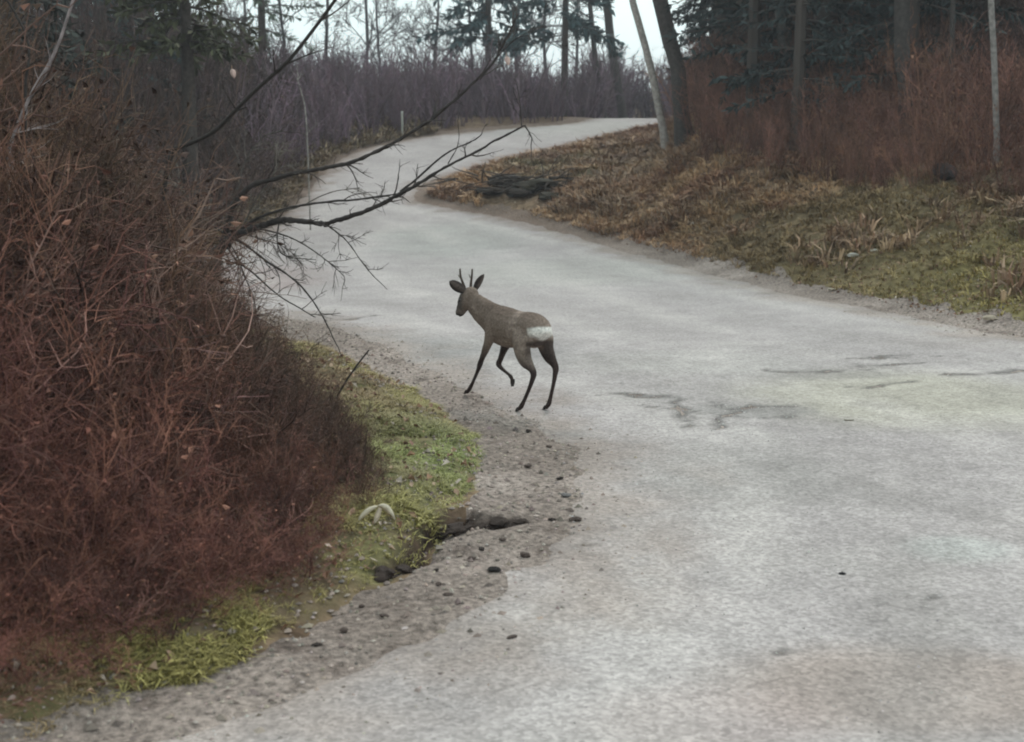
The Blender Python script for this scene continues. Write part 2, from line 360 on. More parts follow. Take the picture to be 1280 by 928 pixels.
# dark wet soil at the eroded lip
lip = SCE * np.exp(-((SCD + .03) / .05) ** 2) * sst(-.2, .2, fbm(X * 3.1, Y * 3.1, 123, 3) + .3 * (X > -.95) - .35 * (X < -1.25)); base = lerp(base, c3(.022, .014, .012), np.clip(lip * 1.3, 0, 1))
dk = sst(.0, .3, -S - 0) * 0
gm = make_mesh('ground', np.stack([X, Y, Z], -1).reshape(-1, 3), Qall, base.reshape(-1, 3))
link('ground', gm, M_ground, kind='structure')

nz = fbm(X * 2.2, Y * 2.2, 81, 5); nzf = fbm(X * 6, Y * 6, 83, 4)
def overlay(name, sdf, h, col, mat, smax=.14):
    zz = Z + np.clip(sdf * .12, -.05, h)
    keepv = sdf > -smax * 2.5
    kf = keepv.reshape(-1)[Qall].any(1); q = Qall[kf]; used = np.unique(q); mp = -np.ones(NX * NY, int); mp[used] = np.arange(len(used))
    V = np.stack([X, Y, zz], -1).reshape(-1, 3)[used]
    return link(name, make_mesh(name, V, mp[q], col.reshape(-1, 3)[used]), mat, kind='structure')
# dirt shoulder: around the road and out to the grass on the inside of the bend
sh = .45 + .35 * sst(10, 40, Y)
dsd = -S + sh
isd = -sdist(grass_poly, X, Y); isd = np.where((Y < 15) & (WD < 0) & (X < 3), np.minimum(isd, 1.6 - S), -9)
dsd = np.maximum(np.where(GS > 0.0, np.minimum(dsd, -GS + .0), dsd), isd) + .20 * nz + .09 * nzf
dcol = lerp(c3(.21, .172, .152), c3(.34, .285, .258), sst(-.6, .6, fbm(X * 1.3, Y * 1.3, 91, 5)))
dcol = lerp(dcol, c3(.10, .075, .065), sst(.25, .6, nzf) * .7)
dcol = lerp(dcol, c3(.15, .105, .08), sst(22, 32, Y) * .7)
dcol = lerp(dcol, c3(.022, .014, .012), np.clip(lip * 1.5, 0, 1))
overlay('dirt_shoulder', dsd, .004, dcol, M_dirt)
# road surface paint: wear, tracks, dusty patches
rc = rcb = lerp(c3(.322, .293, .292), c3(.384, .350, .350), sst(-.5, .5, fbm(X * .55 + .2 * Y, Y * .35, 101, 6)))
rc = lerp(rc, c3(.225, .205, .198), (sst(.0, .6, fbm(X * 2.2, Y * 1.6, 105, 6)) * .40 * (1 - .7 * sst(9, 18, Y))))
rc = lerp(rc, c3(.46, .43, .415), (sst(.1, .6, fbm(X * 1.7, Y * 1.3, 107, 6)) * .40 * (1 - .6 * sst(9, 18, Y))))
def patch(px, py, rx, ry, col, a, n=.5):
    global rc
    q = Wb(px, py); d = np.hypot((X - q[0]) / rx, (Y - q[1]) / ry) + n * .5 * fbm(X * 1.1, Y * 1.1, int(px), 4)
    rc = lerp(rc, np.array(col), a * (1 - sst(.45, 1.1, d)))
patch(1140, 500, 1.6, 1.6, (.375, .355, .285), .6); patch(1190, 690, .35, .3, (.36, .40, .38), .4); patch(930, 600, 1.0, 1.2, (.235, .22, .215), .7)
patch(700, 340, 2.5, 3, (.38, .365, .345), .6); patch(560, 300, 2.0, 4, (.33, .335, .315), .5); patch(860, 455, 1.5, 1.0, (.37, .35, .335), .5)
patch(600, 440, 1.2, 1.6, (.20, .19, .19), .6); patch(470, 440, 1.5, 2.0, (.22, .215, .21), .5); patch(1150, 860, .9, .5, (.29, .235, .21), .8)
patch(930, 516, .75, .35, (.20, .19, .185), .75, 1.2); patch(800, 500, .5, .2, (.21, .20, .195), .6, 1.2); patch(1060, 470, .8, .3, (.24, .225, .21), .6, 1.2); patch(1240, 430, 1.4, .9, (.28, .25, .245), .7); patch(880, 900, .6, .4, (.32, .255, .24), .5); patch(310, 350, 1.6, 3.5, (.32, .26, .255), .8)
patch(700, 560, .3, .7, (.19, .175, .17), .7); patch(740, 160, 5, 5, (.38, .365, .345), .5)
tr = np.exp(-((X - 0.9 - .25 * (Y - 7)) / .5) ** 2) * (Y < 14) * .35; rc = lerp(rc, c3(.39, .365, .35), tr * (.6 + .4 * nz))
# thin damp line along the kerbless left edge, pale dusty line at the right edge
for s0, wd_, cc_, am in [(-.95, .30, (.465, .43, .415), .6), (-1.9, .40, (.25, .23, .222), .5), (-2.9, .32, (.465, .43, .415), .55), (-4.2, .5, (.27, .25, .24), .4)]:
    rc = lerp(rc, np.array(cc_), np.clip(am * np.exp(-((S - s0 + .25 * fbm(X * .5, Y * .5, 140, 3)) / wd_) ** 2) * (.55 + .8 * fbm(X * 1.4, Y * .9, 141, 4)) * (Y < 34), 0, 1))
rc = rc * (1 + (.17 * fbm(X * 5.5 + Y * .8, Y * 3.6, 150, 5) + .12 * fbm(X * 12, Y * 9, 151, 2))[..., None] * (1 - .75 * sst(9, 20, Y))[..., None])
# old cracks and damp seams, broad and broken
def seam(pxs, wd, col, am):
    global rc, DIP
    P = chaikin([Wb(*p) for p in pxs], 2); k = (X > P[:, 0].min() - 1) & (X < P[:, 0].max() + 1) & (Y > P[:, 1].min() - 1) & (Y < P[:, 1].max() + 1)
    d, tt = seg_sd(P, X[k] + .16 * fbm(X[k] * 4, Y[k] * 4, 161, 4), Y[k] + .26 * fbm(X[k] * 3.5, Y[k] * 3.5, 162, 4)); a = np.zeros(X.shape)
    a[k] = am * np.exp(-(d / wd) ** 2) * sst(-.55, .1, fbm(X[k] * 5, Y[k] * 5, 163, 3)) * sst(0, .08, tt) * (1 - sst(.92, 1, tt)); rc = lerp(rc, np.array(col), np.clip(a, 0, 1)); DIP = DIP + np.clip(a, 0, 1) * .006
DIP = np.zeros(X.shape)
for pxs, wd in [([(745, 497), (790, 495), (835, 499), (855, 512), (864, 540)], .075), ([(888, 505), (915, 514), (950, 514), (998, 511)], .085), ([(890, 538), (915, 526), (922, 512)], .075), ([(912, 520), (940, 528), (1005, 526)], .06),
                ([(800, 512), (850, 516), (900, 520)], .05), ([(960, 461), (1010, 466), (1060, 463), (1150, 455)], .09), ([(1060, 484), (1100, 483), (1145, 481)], .07), ([(1050, 450), (1110, 450), (1170, 446)], .08), ([(1052, 527), (1070, 529)], .08),
                ([(400, 402), (440, 400), (480, 394)], .09), ([(1180, 470), (1240, 472), (1290, 468)], .1), ([(640, 700), (700, 690), (760, 688)], .03), ([(1100, 745), (1150, 742), (1200, 748)], .025), ([(960, 820), (1040, 815)], .02)]:
    seam(pxs, wd * .72, (.085, .078, .074), .95)
edge = np.exp(-((S + .28 + .08 * nz) / .10) ** 2) * (WD > -3) * (Y > 14) * (Y < 30) * (X > 0); rc = lerp(rc, c3(.42, .39, .35), np.clip(edge * .5, 0, 1))
rc = lerp(rc, dcol, (1 - sst(-.1, .9, -S + .6 * nz + .15 * nzf)) * .8)
rsd = -S + .16 * nz + .06 * nzf
Z = Z - DIP; road = overlay('road', rsd, .009, rc, M_road); Z = Z + DIP
# ------------------------------------------------------------------ gravel (stuff)
def octa(seed):
    r = np.random.default_rng(seed); V = np.array([[1, 0, 0], [-1, 0, 0], [0, 1, 0], [0, -1, 0], [0, 0, .7], [0, 0, -.5]], float) * r.uniform(.7, 1.2, (6, 1))
    T = np.array([[0, 2, 4], [2, 1, 4], [1, 3, 4], [3, 0, 4], [2, 0, 5], [1, 2, 5], [3, 1, 5], [0, 3, 5]]); return V, np.zeros((0, 4), int), T, np.ones((6, 3))
def scatter(n, x0, x1, y0, y1, accept):
    x = rng.uniform(x0, x1, n); y = rng.uniform(y0, y1, n) ; p = accept(x, y); k = rng.random(n) < p; return x[k], y[k]
pp = []; sc_ = []; tn = []
for (n, acc, s0, s1, pw, tint) in [
        (150000, lambda x, y: (np.abs(x) < .42 * y + .8) * sst(-.7, .0, -road_sd(x, y)) * (road_sd(x, y) > -1.5) * (near_left_s(x, y) < .4) * .7, .003, .017, 3, (.31, .26, .23)),
        (8000, lambda x, y: (np.abs(x) < .42 * y + .8) * sst(-.6, .1, -road_sd(x, y)) * (road_sd(x, y) > -1.5) * (near_left_s(x, y) < .4), .012, .03, 1.5, (.25, .20, .175)),
        (190000, lambda x, y: (np.abs(x) < .42 * y + .8) * (road_sd(x, y) > 0) * (.25 + .75 * sst(-.1, .5, fbm(x * .8, y * .8, 33, 4))) * (y < 14), .003, .011, 3, (.37, .34, .33))]:
    x, y = scatter(n, -6, 9, 3.6, 17, acc); m = len(x); sz = s0 + (s1 - s0) * rng.random(m) ** pw; pp.append(np.column_stack([x, y, H(x, y) + .006])); sc_.append(sz[:, None] * rng.uniform(.6, 1.3, (m, 3)))
    tn.append(np.array(tint) * rng.uniform(.35, 1.5, (m, 1)) * (1 + .035 * rng.standard_normal((m, 3))))
pp = np.vstack(pp); stuff_instances('gravel', [octa(k) for k in range(5)], pp, rng.uniform(0, 6.28, len(pp)), np.vstack(sc_), np.vstack(tn), MI_stone)

# ------------------------------------------------------------------ twig prototypes
def norm(v): return v / (np.linalg.norm(v) + 1e-9)
def wander(p, d, L, n, wob, up, r):
    P = [p]; st = L / (n - 1)
    for i in range(n - 1):
        d = norm(d + wob * np.array([r.gauss(0, 1), r.gauss(0, 1), r.gauss(0, 1)]) + np.array([0, 0, up])); P.append(P[-1] + d * st)
    return np.array(P), d
def side(d, ang, r):
    a = norm(np.cross(d, np.array([r.gauss(0, 1), r.gauss(0, 1), r.gauss(0, 1)]))); return norm(d * cos(ang) + a * sin(ang))
def shrub(seed, stems=9, lean=.45, r0=.008, n1=7, n2=3, col=(.175, .112, .095), leaves=0, lcol=(.12, .07, .055), droop=-.03, wob=.13, lsize=.05, base=.18):
    r = random.Random(seed); b = TB()
    for s_ in range(stems):
        a = r.random() * 6.28; q = np.array([cos(a), sin(a), 0]) * base * r.random()
        d = norm(np.array([cos(a) * lean * r.uniform(.2, 1.5), sin(a) * lean * r.uniform(.2, 1.5), 1]))
        L = r.uniform(.6, 1.05); P, _ = wander(q, d, L, 7, wob, droop, r); br = r.choice([.55, .75, .85, 1, 1.45]); c = np.array(col) * br * np.array([1, r.uniform(.92, 1.08), r.uniform(.85, 1.1)])
        b.tube(P, np.linspace(r0, r0 * .3, 7), c)
        for k in range(n1):
            t = r.uniform(.2, .98); i = min(5, int(t * 6)); p = P[i] + (P[i+1] - P[i]) * (t * 6 - i)
            dd = side(norm(P[i+1] - P[i]), r.uniform(.4, 1.1), r); l2 = r.uniform(.12, .38) * (1.15 - .5 * t)
            P2, _ = wander(p, dd, l2, 4, wob * 1.4, .02, r); b.tube(P2, np.linspace(r0 * .5, r0 * .22, 4), c * r.uniform(.8, 1.3))
            for m in range(n2):
                i2 = r.randint(1, 3); P3, _ = wander(P2[i2], side(norm(P2[i2] - P2[i2-1]), r.uniform(.4, 1.1), r), r.uniform(.06, .18), 3, .2, .03, r)
                b.tube(P3, np.linspace(r0 * .32, r0 * .16, 3), c * r.uniform(.8, 1.4), cap=False)
                if r.random() < leaves: b.leaf(P3[-1], lsize * r.uniform(.5, 1.3), np.array(lcol) * r.uniform(.5, 1.8), r)
            if r.random() < leaves * 2: b.leaf(P2[2], lsize * r.uniform(.5, 1.3), np.array(lcol) * r.uniform(.5, 1.8), r)
    return b.arrays()

# ------------------------------------------------------------------ left thicket (stuff)
def thicket_pts(n, acc, x0, x1, y0, y1):
    x, y = scatter(n, x0, x1, y0, y1, acc); return x, y, H(x, y)
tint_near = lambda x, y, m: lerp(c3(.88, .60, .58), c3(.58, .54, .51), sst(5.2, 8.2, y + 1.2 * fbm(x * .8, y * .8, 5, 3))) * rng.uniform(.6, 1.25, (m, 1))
protoN = [shrub(40 + i, 9, .55, .0052, 9, 4, leaves=.14, wob=.12, lsize=.034) for i in range(4)] + [shrub(47, 5, .5, .011, 7, 4, col=(.12, .085, .075), leaves=.12, wob=.13, lsize=.035), shrub(48, 4, .65, .0085, 8, 3, col=(.24, .18, .16), leaves=.2, lcol=(.30, .20, .15), wob=.13, lsize=.04)]
protoM = [shrub(60 + i, 6, .4, .008, 7, 3, leaves=.12, wob=.11, lsize=.06) for i in range(4)]
def ttop(x, y): return sdist(thick_poly, x, y)
A = []
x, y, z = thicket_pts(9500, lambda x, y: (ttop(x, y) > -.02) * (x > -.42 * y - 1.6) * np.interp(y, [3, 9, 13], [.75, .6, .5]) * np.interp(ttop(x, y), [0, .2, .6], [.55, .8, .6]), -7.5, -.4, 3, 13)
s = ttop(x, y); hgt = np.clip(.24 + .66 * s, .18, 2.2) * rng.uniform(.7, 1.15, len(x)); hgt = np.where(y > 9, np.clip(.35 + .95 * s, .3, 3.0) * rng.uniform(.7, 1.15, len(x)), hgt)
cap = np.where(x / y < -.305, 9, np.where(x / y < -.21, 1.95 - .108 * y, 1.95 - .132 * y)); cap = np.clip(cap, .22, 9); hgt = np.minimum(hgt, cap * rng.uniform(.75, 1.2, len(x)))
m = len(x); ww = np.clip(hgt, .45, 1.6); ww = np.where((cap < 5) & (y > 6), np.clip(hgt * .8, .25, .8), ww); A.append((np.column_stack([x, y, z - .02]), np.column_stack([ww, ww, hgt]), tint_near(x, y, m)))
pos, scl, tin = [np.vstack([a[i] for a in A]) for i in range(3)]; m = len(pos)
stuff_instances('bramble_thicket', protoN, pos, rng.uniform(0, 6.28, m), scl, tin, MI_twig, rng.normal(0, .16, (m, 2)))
x, y, z = thicket_pts(5200, lambda x, y: (ttop(x, y) > .1) * (x > -.42 * y - 3) * np.interp(y, [12, 20, 40, 56], [.8, .6, .4, .3]), -24, 0, 12, 57)
s = ttop(x, y); hgt = np.clip(.5 + .45 * sst(16, 22, y) + .95 * s + 1.6 * sst(.17, .24, -x / y) * sst(14, 20, y), .4, 6.0) * rng.uniform(.5, 1.1, len(x)); hgt = np.where((y < 17) & (x > -.255 * y), np.minimum(hgt, .4), hgt); m = len(x); ww = np.clip(hgt * .8, .8, 2.4)
stuff_instances('bare_brushwood', protoM, np.column_stack([x, y, z - .02]), rng.uniform(0, 6.28, m), np.column_stack([ww, ww, hgt]), c3(.48, .50, .52) * rng.uniform(.45, 1.3, (m, 1)), MI_twig, rng.normal(0, .12, (m, 2)))

# ------------------------------------------------------------------ far brush and right-hand brush (stuff)
protoF = [shrub(80 + i, 6, .35, .015, 5, 1, col=(.165, .128, .132), wob=.12) for i in range(3)]
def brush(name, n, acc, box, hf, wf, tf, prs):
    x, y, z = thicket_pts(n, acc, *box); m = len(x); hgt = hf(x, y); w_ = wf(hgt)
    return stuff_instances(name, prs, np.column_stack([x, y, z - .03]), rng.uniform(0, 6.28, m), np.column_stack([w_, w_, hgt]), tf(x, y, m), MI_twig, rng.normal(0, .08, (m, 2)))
brush('far_brushwood', 10000, lambda x, y: (road_sd(x, y) < -.7) * (sdist(wedge_poly, x, y) < 0) * (x > -.55 * y) * (x < .38 * y) * np.where(x > .06 * y, 1.0, .6) * (road_sd(x, y) > -26), (-35, 30, 38, 96),
      lambda x, y: rng.uniform(1.9, 3.7, len(x)) * (1 - .45 * np.exp(-((road_sd(x, y)) / 1.4) ** 2)) + (x > .06 * y) * rng.uniform(.8, 2.4, len(x)), lambda h: h * .62, lambda x, y, m: c3(.95, .85, 1.0) * rng.uniform(.7, 1.3, (m, 1)), protoF)
protoR = [shrub(90 + i, 11, .26, .007, 8, 2, col=(.22, .125, .10), leaves=.08, lcol=(.17, .10, .07), wob=.08) for i in range(3)]
def rs(x, y): return sdist(wedge_poly, x, y)
LT = G(833, 188)
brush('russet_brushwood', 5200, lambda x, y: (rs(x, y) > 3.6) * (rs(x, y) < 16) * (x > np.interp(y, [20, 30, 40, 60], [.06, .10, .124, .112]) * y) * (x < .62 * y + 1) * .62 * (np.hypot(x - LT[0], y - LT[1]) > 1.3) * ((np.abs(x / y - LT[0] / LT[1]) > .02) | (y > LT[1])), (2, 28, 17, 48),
      lambda x, y: rng.uniform(1.0, 2.2, len(x)) * np.interp(rs(x, y), [3, 6, 12], [.4, 1.1, 1.7]), lambda h: h * .75, lambda x, y, m: lerp(c3(.80, .72, .68), c3(.42, .46, .50), sst(6.0, 9, rs(x, y))) * rng.uniform(.5, 1.25, (m, 1)), protoR)

# ------------------------------------------------------------------ dry grass and leaves
def tuft(seed, n=14, h=1.0, w=.035, spread=.35, droop=.5, col=(1, 1, 1)):
    r = random.Random(seed); b = TB()
    for i in range(n):
        a = r.random() * 6.28; q = np.array([cos(a), sin(a), 0]) * spread * r.random() * .6; L = h * r.uniform(.5, 1.1)
        d = np.array([cos(a), sin(a), 0]) * spread * r.uniform(.3, 1.6); sd = np.array([-sin(a), cos(a), 0]) * w
        p1 = q + d * .4 + np.array([0, 0, L * .6]); p2 = q + d * (1 + droop) + np.array([0, 0, L * (1 - droop * r.random())])
        V = np.array([q - sd, q + sd, p1 + sd * .8, p1 - sd * .8, p2]); b.V.append(V); b.Q.append(np.array([[0, 1, 2, 3]]) + b.n); b.T.append(np.array([[3, 2, 4]]) + b.n)
        b.C.append(np.tile(np.array(col) * r.uniform(.7, 1.25), (5, 1))); b.n += 5
    return b.arrays()
tufts = [tuft(i, 7, 1.0, .07, .8, .5) for i in range(4)]
def grass(name, n, acc, box, hf, tf, wf=lambda h: h):
    x, y, z = thicket_pts(n, acc, *box); m = len(x); hgt = hf(x, y); w_ = wf(hgt)
    return stuff_instances(name, tufts, np.column_stack([x, y, z - .008]), rng.uniform(0, 6.28, m), np.column_stack([w_, w_, hgt]), tf(x, y, m), MI_grass, rng.normal(0, .15, (m, 2)))
def verge_acc(x, y):
    g = near_left_s(x, y) + .16 * fbm(x * 2.2, y * 2.2, 5, 4); return (g > .0) * (1 - sst(.55, 1.3, g)) * (.08 + .92 * sst(-.05, .4, fbm(x * 2.4, y * 2.4, 9, 4))) * (x > -.42 * y - .5)
def verge_tint(x, y, m):
    g = sst(-.3, .4, fbm(x * 1.5, y * 1.5, 14, 3)); q = Wb(575, 585); br = np.exp(-(np.hypot(x - q[0], (y - q[1]) * .7) / .8) ** 2)
    c = lerp(c3(.27, .19, .11), c3(.31, .27, .10), g); c = lerp(c, c3(.22, .27, .09), br * .8); return c * rng.uniform(.6, 1.4, (m, 1))
grass('verge_grass', 420000, verge_acc, (-6, .2, 3.4, 14), lambda x, y: rng.uniform(.018, .055, len(x)) * (1 + .5 * fbm(x * 3, y * 3, 19, 2)), verge_tint)
RQ = G(650, 245)
def bank_acc(x, y):
    s = -road_sd(x, y); return (np.hypot(x - RQ[0], (y - RQ[1]) * .6) > 1.0) * (rs(x, y) > .25) * (s > .45) * (s < 9) * (x > -.12 * y) * (x < .45 * y + 2) * np.interp(s, [.4, 1, 3, 8], [.35, .8, .8, .5])
def bank_tint(x, y, m):
    a = np.zeros(len(x)); c = np.zeros((len(x), 3))
    for px, py, r, cc, wt in MOSSW:
        wgt = wt * np.exp(-(np.hypot(x - px, (y - py) * .8) / r) ** 2); a += wgt; c += wgt[:, None] * np.array(cc)
    c = c / (a[:, None] + 1e-6); k = sst(.2, .9, a + .9 * fbm(x * 1.5, y * 1.5, 77, 4)) * .8
    dry = lerp(c3(.26, .14, .085), c3(.46, .30, .175), sst(-.4, .4, fbm(x, y, 78, 3)))
    return lerp(dry, c * c3(1.45, 1.3, 1.2), k) * rng.uniform(.55, 1.35, (m, 1))
MOSSW = [(G(px, py)[0], G(px, py)[1], r, c, wt) for px, py, r, c, wt in MOSS]
grass('bank_grass', 210000, bank_acc, (-4, 20, 11, 52), lambda x, y: rng.uniform(.04, .13, len(x)) * np.interp(y, [12, 20, 26, 40], [.7, 1.0, 1.7, 2.0]) * (1 + .6 * fbm(x * 1.3, y * 1.3, 79, 3)), bank_tint)
def leaves(name, n, acc, box, s0, s1, tf):
    x, y, z = thicket_pts(n, acc, *box); m = len(x); a = rng.uniform(0, 6.28, m); s = rng.uniform(s0, s1, m)
    dx = np.cos(a) * s; dy = np.sin(a) * s; up = rng.uniform(0, .7, (3, m)) * s
    V = np.stack([np.column_stack([x, y, z + .012]), np.column_stack([x + dx * .5 - dy * .35, y + dy * .5 + dx * .35, z + .015 + up[0]]), np.column_stack([x + dx, y + dy, z + .012 + up[1]]),
                  np.column_stack([x + dx * .5 + dy * .35, y + dy * .5 - dx * .35, z + .015 + up[2]])], 1).reshape(-1, 3)
    o = np.arange(m)[:, None] * 4; T = np.vstack([o + np.array([[0, 1, 2]]), o + np.array([[0, 2, 3]])])
    C = np.repeat(tf(x, y, m), 4, 0); return link(name, make_mesh(name, V, T, C, False), M_leaf, kind='stuff')
pal = np.array([[.42, .30, .22], [.28, .17, .11], [.20, .11, .07], [.50, .42, .36], [.34, .22, .16], [.24, .13, .10]])
def ltint(x, y, m): return pal[rng.integers(0, 6, m)] * rng.uniform(.6, 1.2, (m, 1))
LQ = G(1190, 380)
def leaf_acc(x, y):
    s = -road_sd(x, y); return np.where(rs(x, y) > 0, (s > .3) * (s < 9) * (.7 + 2.0 * np.exp(-(np.hypot(x - LQ[0], y - LQ[1]) / 1.8) ** 2)) * (x < .45 * y + 2), (near_left_s(x, y) > .02) * 1.0 * (x > -.42 * y - 1) * (y < 16)) * (.3 + .7 * sst(-.3, .5, fbm(x * 1.2, y * 1.2, 15, 3)))
def farv(x, y):
    s = -road_sd(x, y); return (rs(x, y) < 0) * (s > .25) * (s < 5) * .8
grass('dry_roadside_grass', 30000, farv, (-16, -3, 27, 62), lambda x, y: rng.uniform(.12, .45, len(x)), lambda x, y, m: lerp(c3(.20, .13, .09), c3(.26, .20, .11), rng.random(m)) * rng.uniform(.5, 1.3, (m, 1)))
def dryc(x, y):
    s = -road_sd(x, y); q = G(880, 285); return (rs(x, y) > .6) * (s < 7) * (s > .8) * (sst(-.05, .3, fbm(x * .9, y * .9, 171, 3)) * .6 * (np.hypot(x - RQ[0], (y - RQ[1]) * .6) > 1.2))
grass('tall_dry_grass', 110000, dryc, (0, 20, 12, 46), lambda x, y: rng.uniform(.14, .42, len(x)), lambda x, y, m: lerp(c3(.24, .14, .09), c3(.34, .24, .15), rng.random(m)) * rng.uniform(.45, 1.3, (m, 1)), wf=lambda h: h * .7)
leaves('leaf_litter', 130000, leaf_acc, (-7, 18, 3.5, 40), .02, .06, ltint)

# ------------------------------------------------------------------ trees
def tree_parts(b, bt, p, d, L, r, depth, rr, col, wob=.08, up=.02, nb=3, k=6, minr=.004, tw=1.0):
    n = 7; P, d2 = wander(p, d, L, n, wob, up, rr); rad = np.linspace(r, r * .55, n)
    (b if depth > 1 else bt).tube(P, rad, np.array(col) * rr.uniform(.85, 1.15), k=k if depth > 1 else 3)
    if depth == 0: return
    for j in range(nb + (1 if depth > 1 else 2)):
        i = rr.randint(2, n - 1); tree_parts(b, bt, P[i], side(norm(P[i] - P[i-1]), rr.uniform(.35, .95), rr), L * rr.uniform(.45, .75), max(minr, rad[i] * rr.uniform(.4, .65)), depth - 1, rr, col, wob * 1.25, up, nb, max(4, k - 1), minr, tw)
def thing(name, loc, label, cat, group=None):
    return link(name, None, label=label, cat=cat, group=group, loc=tuple(loc))
def tree(name, pts, radii, seed, col, label, cat='tree', depth=2, nb=3, from_t=.45, brL=1.6, group=None, minr=.006, tcol=None, k=8, brn=7):
    """a trunk along real points, with limbs (trunk part) and fine twigs (crown part)"""
    rr = random.Random(seed); P = np.array(pts, float); o = P[0].copy(); P = P - o
    L = np.concatenate([[0], np.cumsum(np.linalg.norm(np.diff(P, axis=0), axis=1))]); tt = np.linspace(0, L[-1], 22)
    Q = np.stack([np.interp(tt, L, P[:, i]) for i in range(3)], 1); Q[1:-1] = (Q[:-2] + Q[1:-1] * 2 + Q[2:]) / 4
    Q += np.array([[rr.gauss(0, 1), rr.gauss(0, 1), 0] for _ in range(22)]) * radii[0] * .12
    rad = np.interp(tt / L[-1], np.linspace(0, 1, len(radii)), radii); rad[0] *= 1.35
    Q[0, 2] -= .15
    t0 = thing(name, o, label, cat, group); b = TB(); bt = TB(); b.tube(Q, rad, col, k=k)
    for j in range(brn):
        i = rr.randint(int(from_t * 21), 21); dd = side(norm(Q[i] - Q[i-1]), rr.uniform(.5, 1.2), rr)
        tree_parts(b, bt, Q[i], dd, brL * rr.uniform(.5, 1.1), max(minr * 1.5, rad[i] * .4), depth, rr, tcol or col, nb=nb, minr=minr)
    link('trunk', b.mesh('trunk'), M_bark, parent=t0)
    if bt.n: link('crown', bt.mesh('crown'), M_twig, parent=t0, kind='stuff')
    return t0
def upto(px0, py0, px1, py1, htop, dy=0, mid=None):
    """base on the ground seen at (px0,py0), passing (px1,py1) at the same distance, going on to htop"""
    q = G(px0, py0); a = at_depth(px1, py1, q[1] + dy); pts = [q]
    if mid: pts.append(at_depth(mid[0], mid[1], q[1] + dy * .5))
    pts.append(a); v = (a - q); v = v / abs(v[2]); pts.append(a + v * max(.5, (htop - (a[2] - q[2]))) * np.array([.6, .6, 1])); return pts
def beyond(px0, y, px1, py1, htop, mid=None):
    x = at_depth(px0, 150, y)[0]; q = np.array([x, y, Hs(x, y)]); a = at_depth(px1, py1, y); v = (a - q) / abs((a - q)[2]); pts = [q]
    if mid: pts.append(at_depth(mid[0], mid[1], y))
    pts += [a, a + v * (htop - (a[2] - q[2])) * np.array([.6, .6, 1])]; return pts
PALE = (.30, .28, .26); DARK = (.055, .048, .045); GREY = (.13, .115, .11)
tree('leaning_tree', upto(833, 188, 788, -10, 13, mid=(820, 110)), [.115, .095, .06], 1, (.34, .31, .29), 'pale grey bare trunk leaning left beside the crest of the road', from_t=.55, brL=3, minr=.012)
tree('dark_tree', beyond(780, 71.5, 757, 0, 16, mid=(768, 80)), [.24, .22, .13], 2, DARK, 'thick dark trunk just left of the pale leaning one, against the sky', brL=4, minr=.02)
tree('dark_tree', upto(856, 175, 822, 0, 14, mid=(846, 80)), [.22, .20, .12], 3, DARK, 'dark trunk close behind the right side of the pale leaning one', brL=4, minr=.02)
tree('crooked_tree', beyond(757, 70.5, 738, 8, 13, mid=(742, 60)), [.17, .12, .08], 4, DARK, 'slender crooked dark tree left of the thick dark trunk at the crest', brL=2.5, minr=.02, from_t=.3)
tree('birch_tree', upto(1246, 212, 1238, 0, 11, mid=(1244, 110)), [.055, .048, .03], 5, (.21, .195, .185), 'slender pale upright trunk at the right edge of the wood above the mossy bank', brL=2.5, minr=.01)
tree('dark_tree', upto(1133, 180, 1128, 0, 12), [.17, .16, .09], 6, DARK, 'straight dark trunk in the right-hand wood behind the russet brush', brL=3, minr=.015)
tree('thin_pole_tree', upto(1190, 172, 1190, 60, 6), [.06, .05, .03], 7, DARK, 'thin dark pole-like sapling between the dark trunk and the slender pale one', brL=1.2, minr=.01)
tree('dark_tree', upto(985, 150, 978, 0, 12), [.19, .17, .09], 8, (.08, .075, .07), 'grey-brown trunk half hidden at the left part of the dark wood', brL=3, minr=.015)
sk = [(405, 158, 412, 12, 'bare tree at the left end of the skyline above the far brush'), (450, 160, 456, 14, 'thin forked bare tree left of the open patch of sky'),
      (478, 160, 470, 10, 'short bare tree leaning over the far brush near the marker post'), (545, 158, 548, 9, 'small dark twiggy tree in the middle of the skyline'),
      (592, 156, 585, 11, 'bare tree standing right of the middle of the skyline'), (648, 152, 655, 14, 'tall twiggy tree behind the tip of the overhanging branch'),
      (688, 150, 684, 15, 'dark curving bare tree against the bright sky above the road crest'), (716, 148, 722, 12, 'bare tree nearest the thick dark trunk on the skyline'),
      (350, 165, 345, 13, 'grey bare tree behind the left thicket, under the pale diagonal gap'), (300, 165, 306, 12, 'bare tree rising behind the overhanging dark branch on the left')]
for i, (px, py, px1, hh, lb) in enumerate(sk):
    y = 74 + (i * 7) % 17; q = at_depth(px, 120, y); z = Hs(q[0], y); p0 = np.array([q[0], y, z]); x1 = at_depth(px1, 0, y)[0]
    tree('bare_tree', [p0, [(q[0] + x1) / 2 + R_.uniform(-.4, .4), y, z + hh * .35], [x1, y, z + hh * .7], [x1 + R_.uniform(-1, 1), y, z + hh]], [.14, .11, .08, .03], 100 + i, (.07, .065, .07), lb, from_t=.12, brL=3.0, depth=3, nb=3, minr=.018, group='bare trees on the skyline', k=5, brn=9)
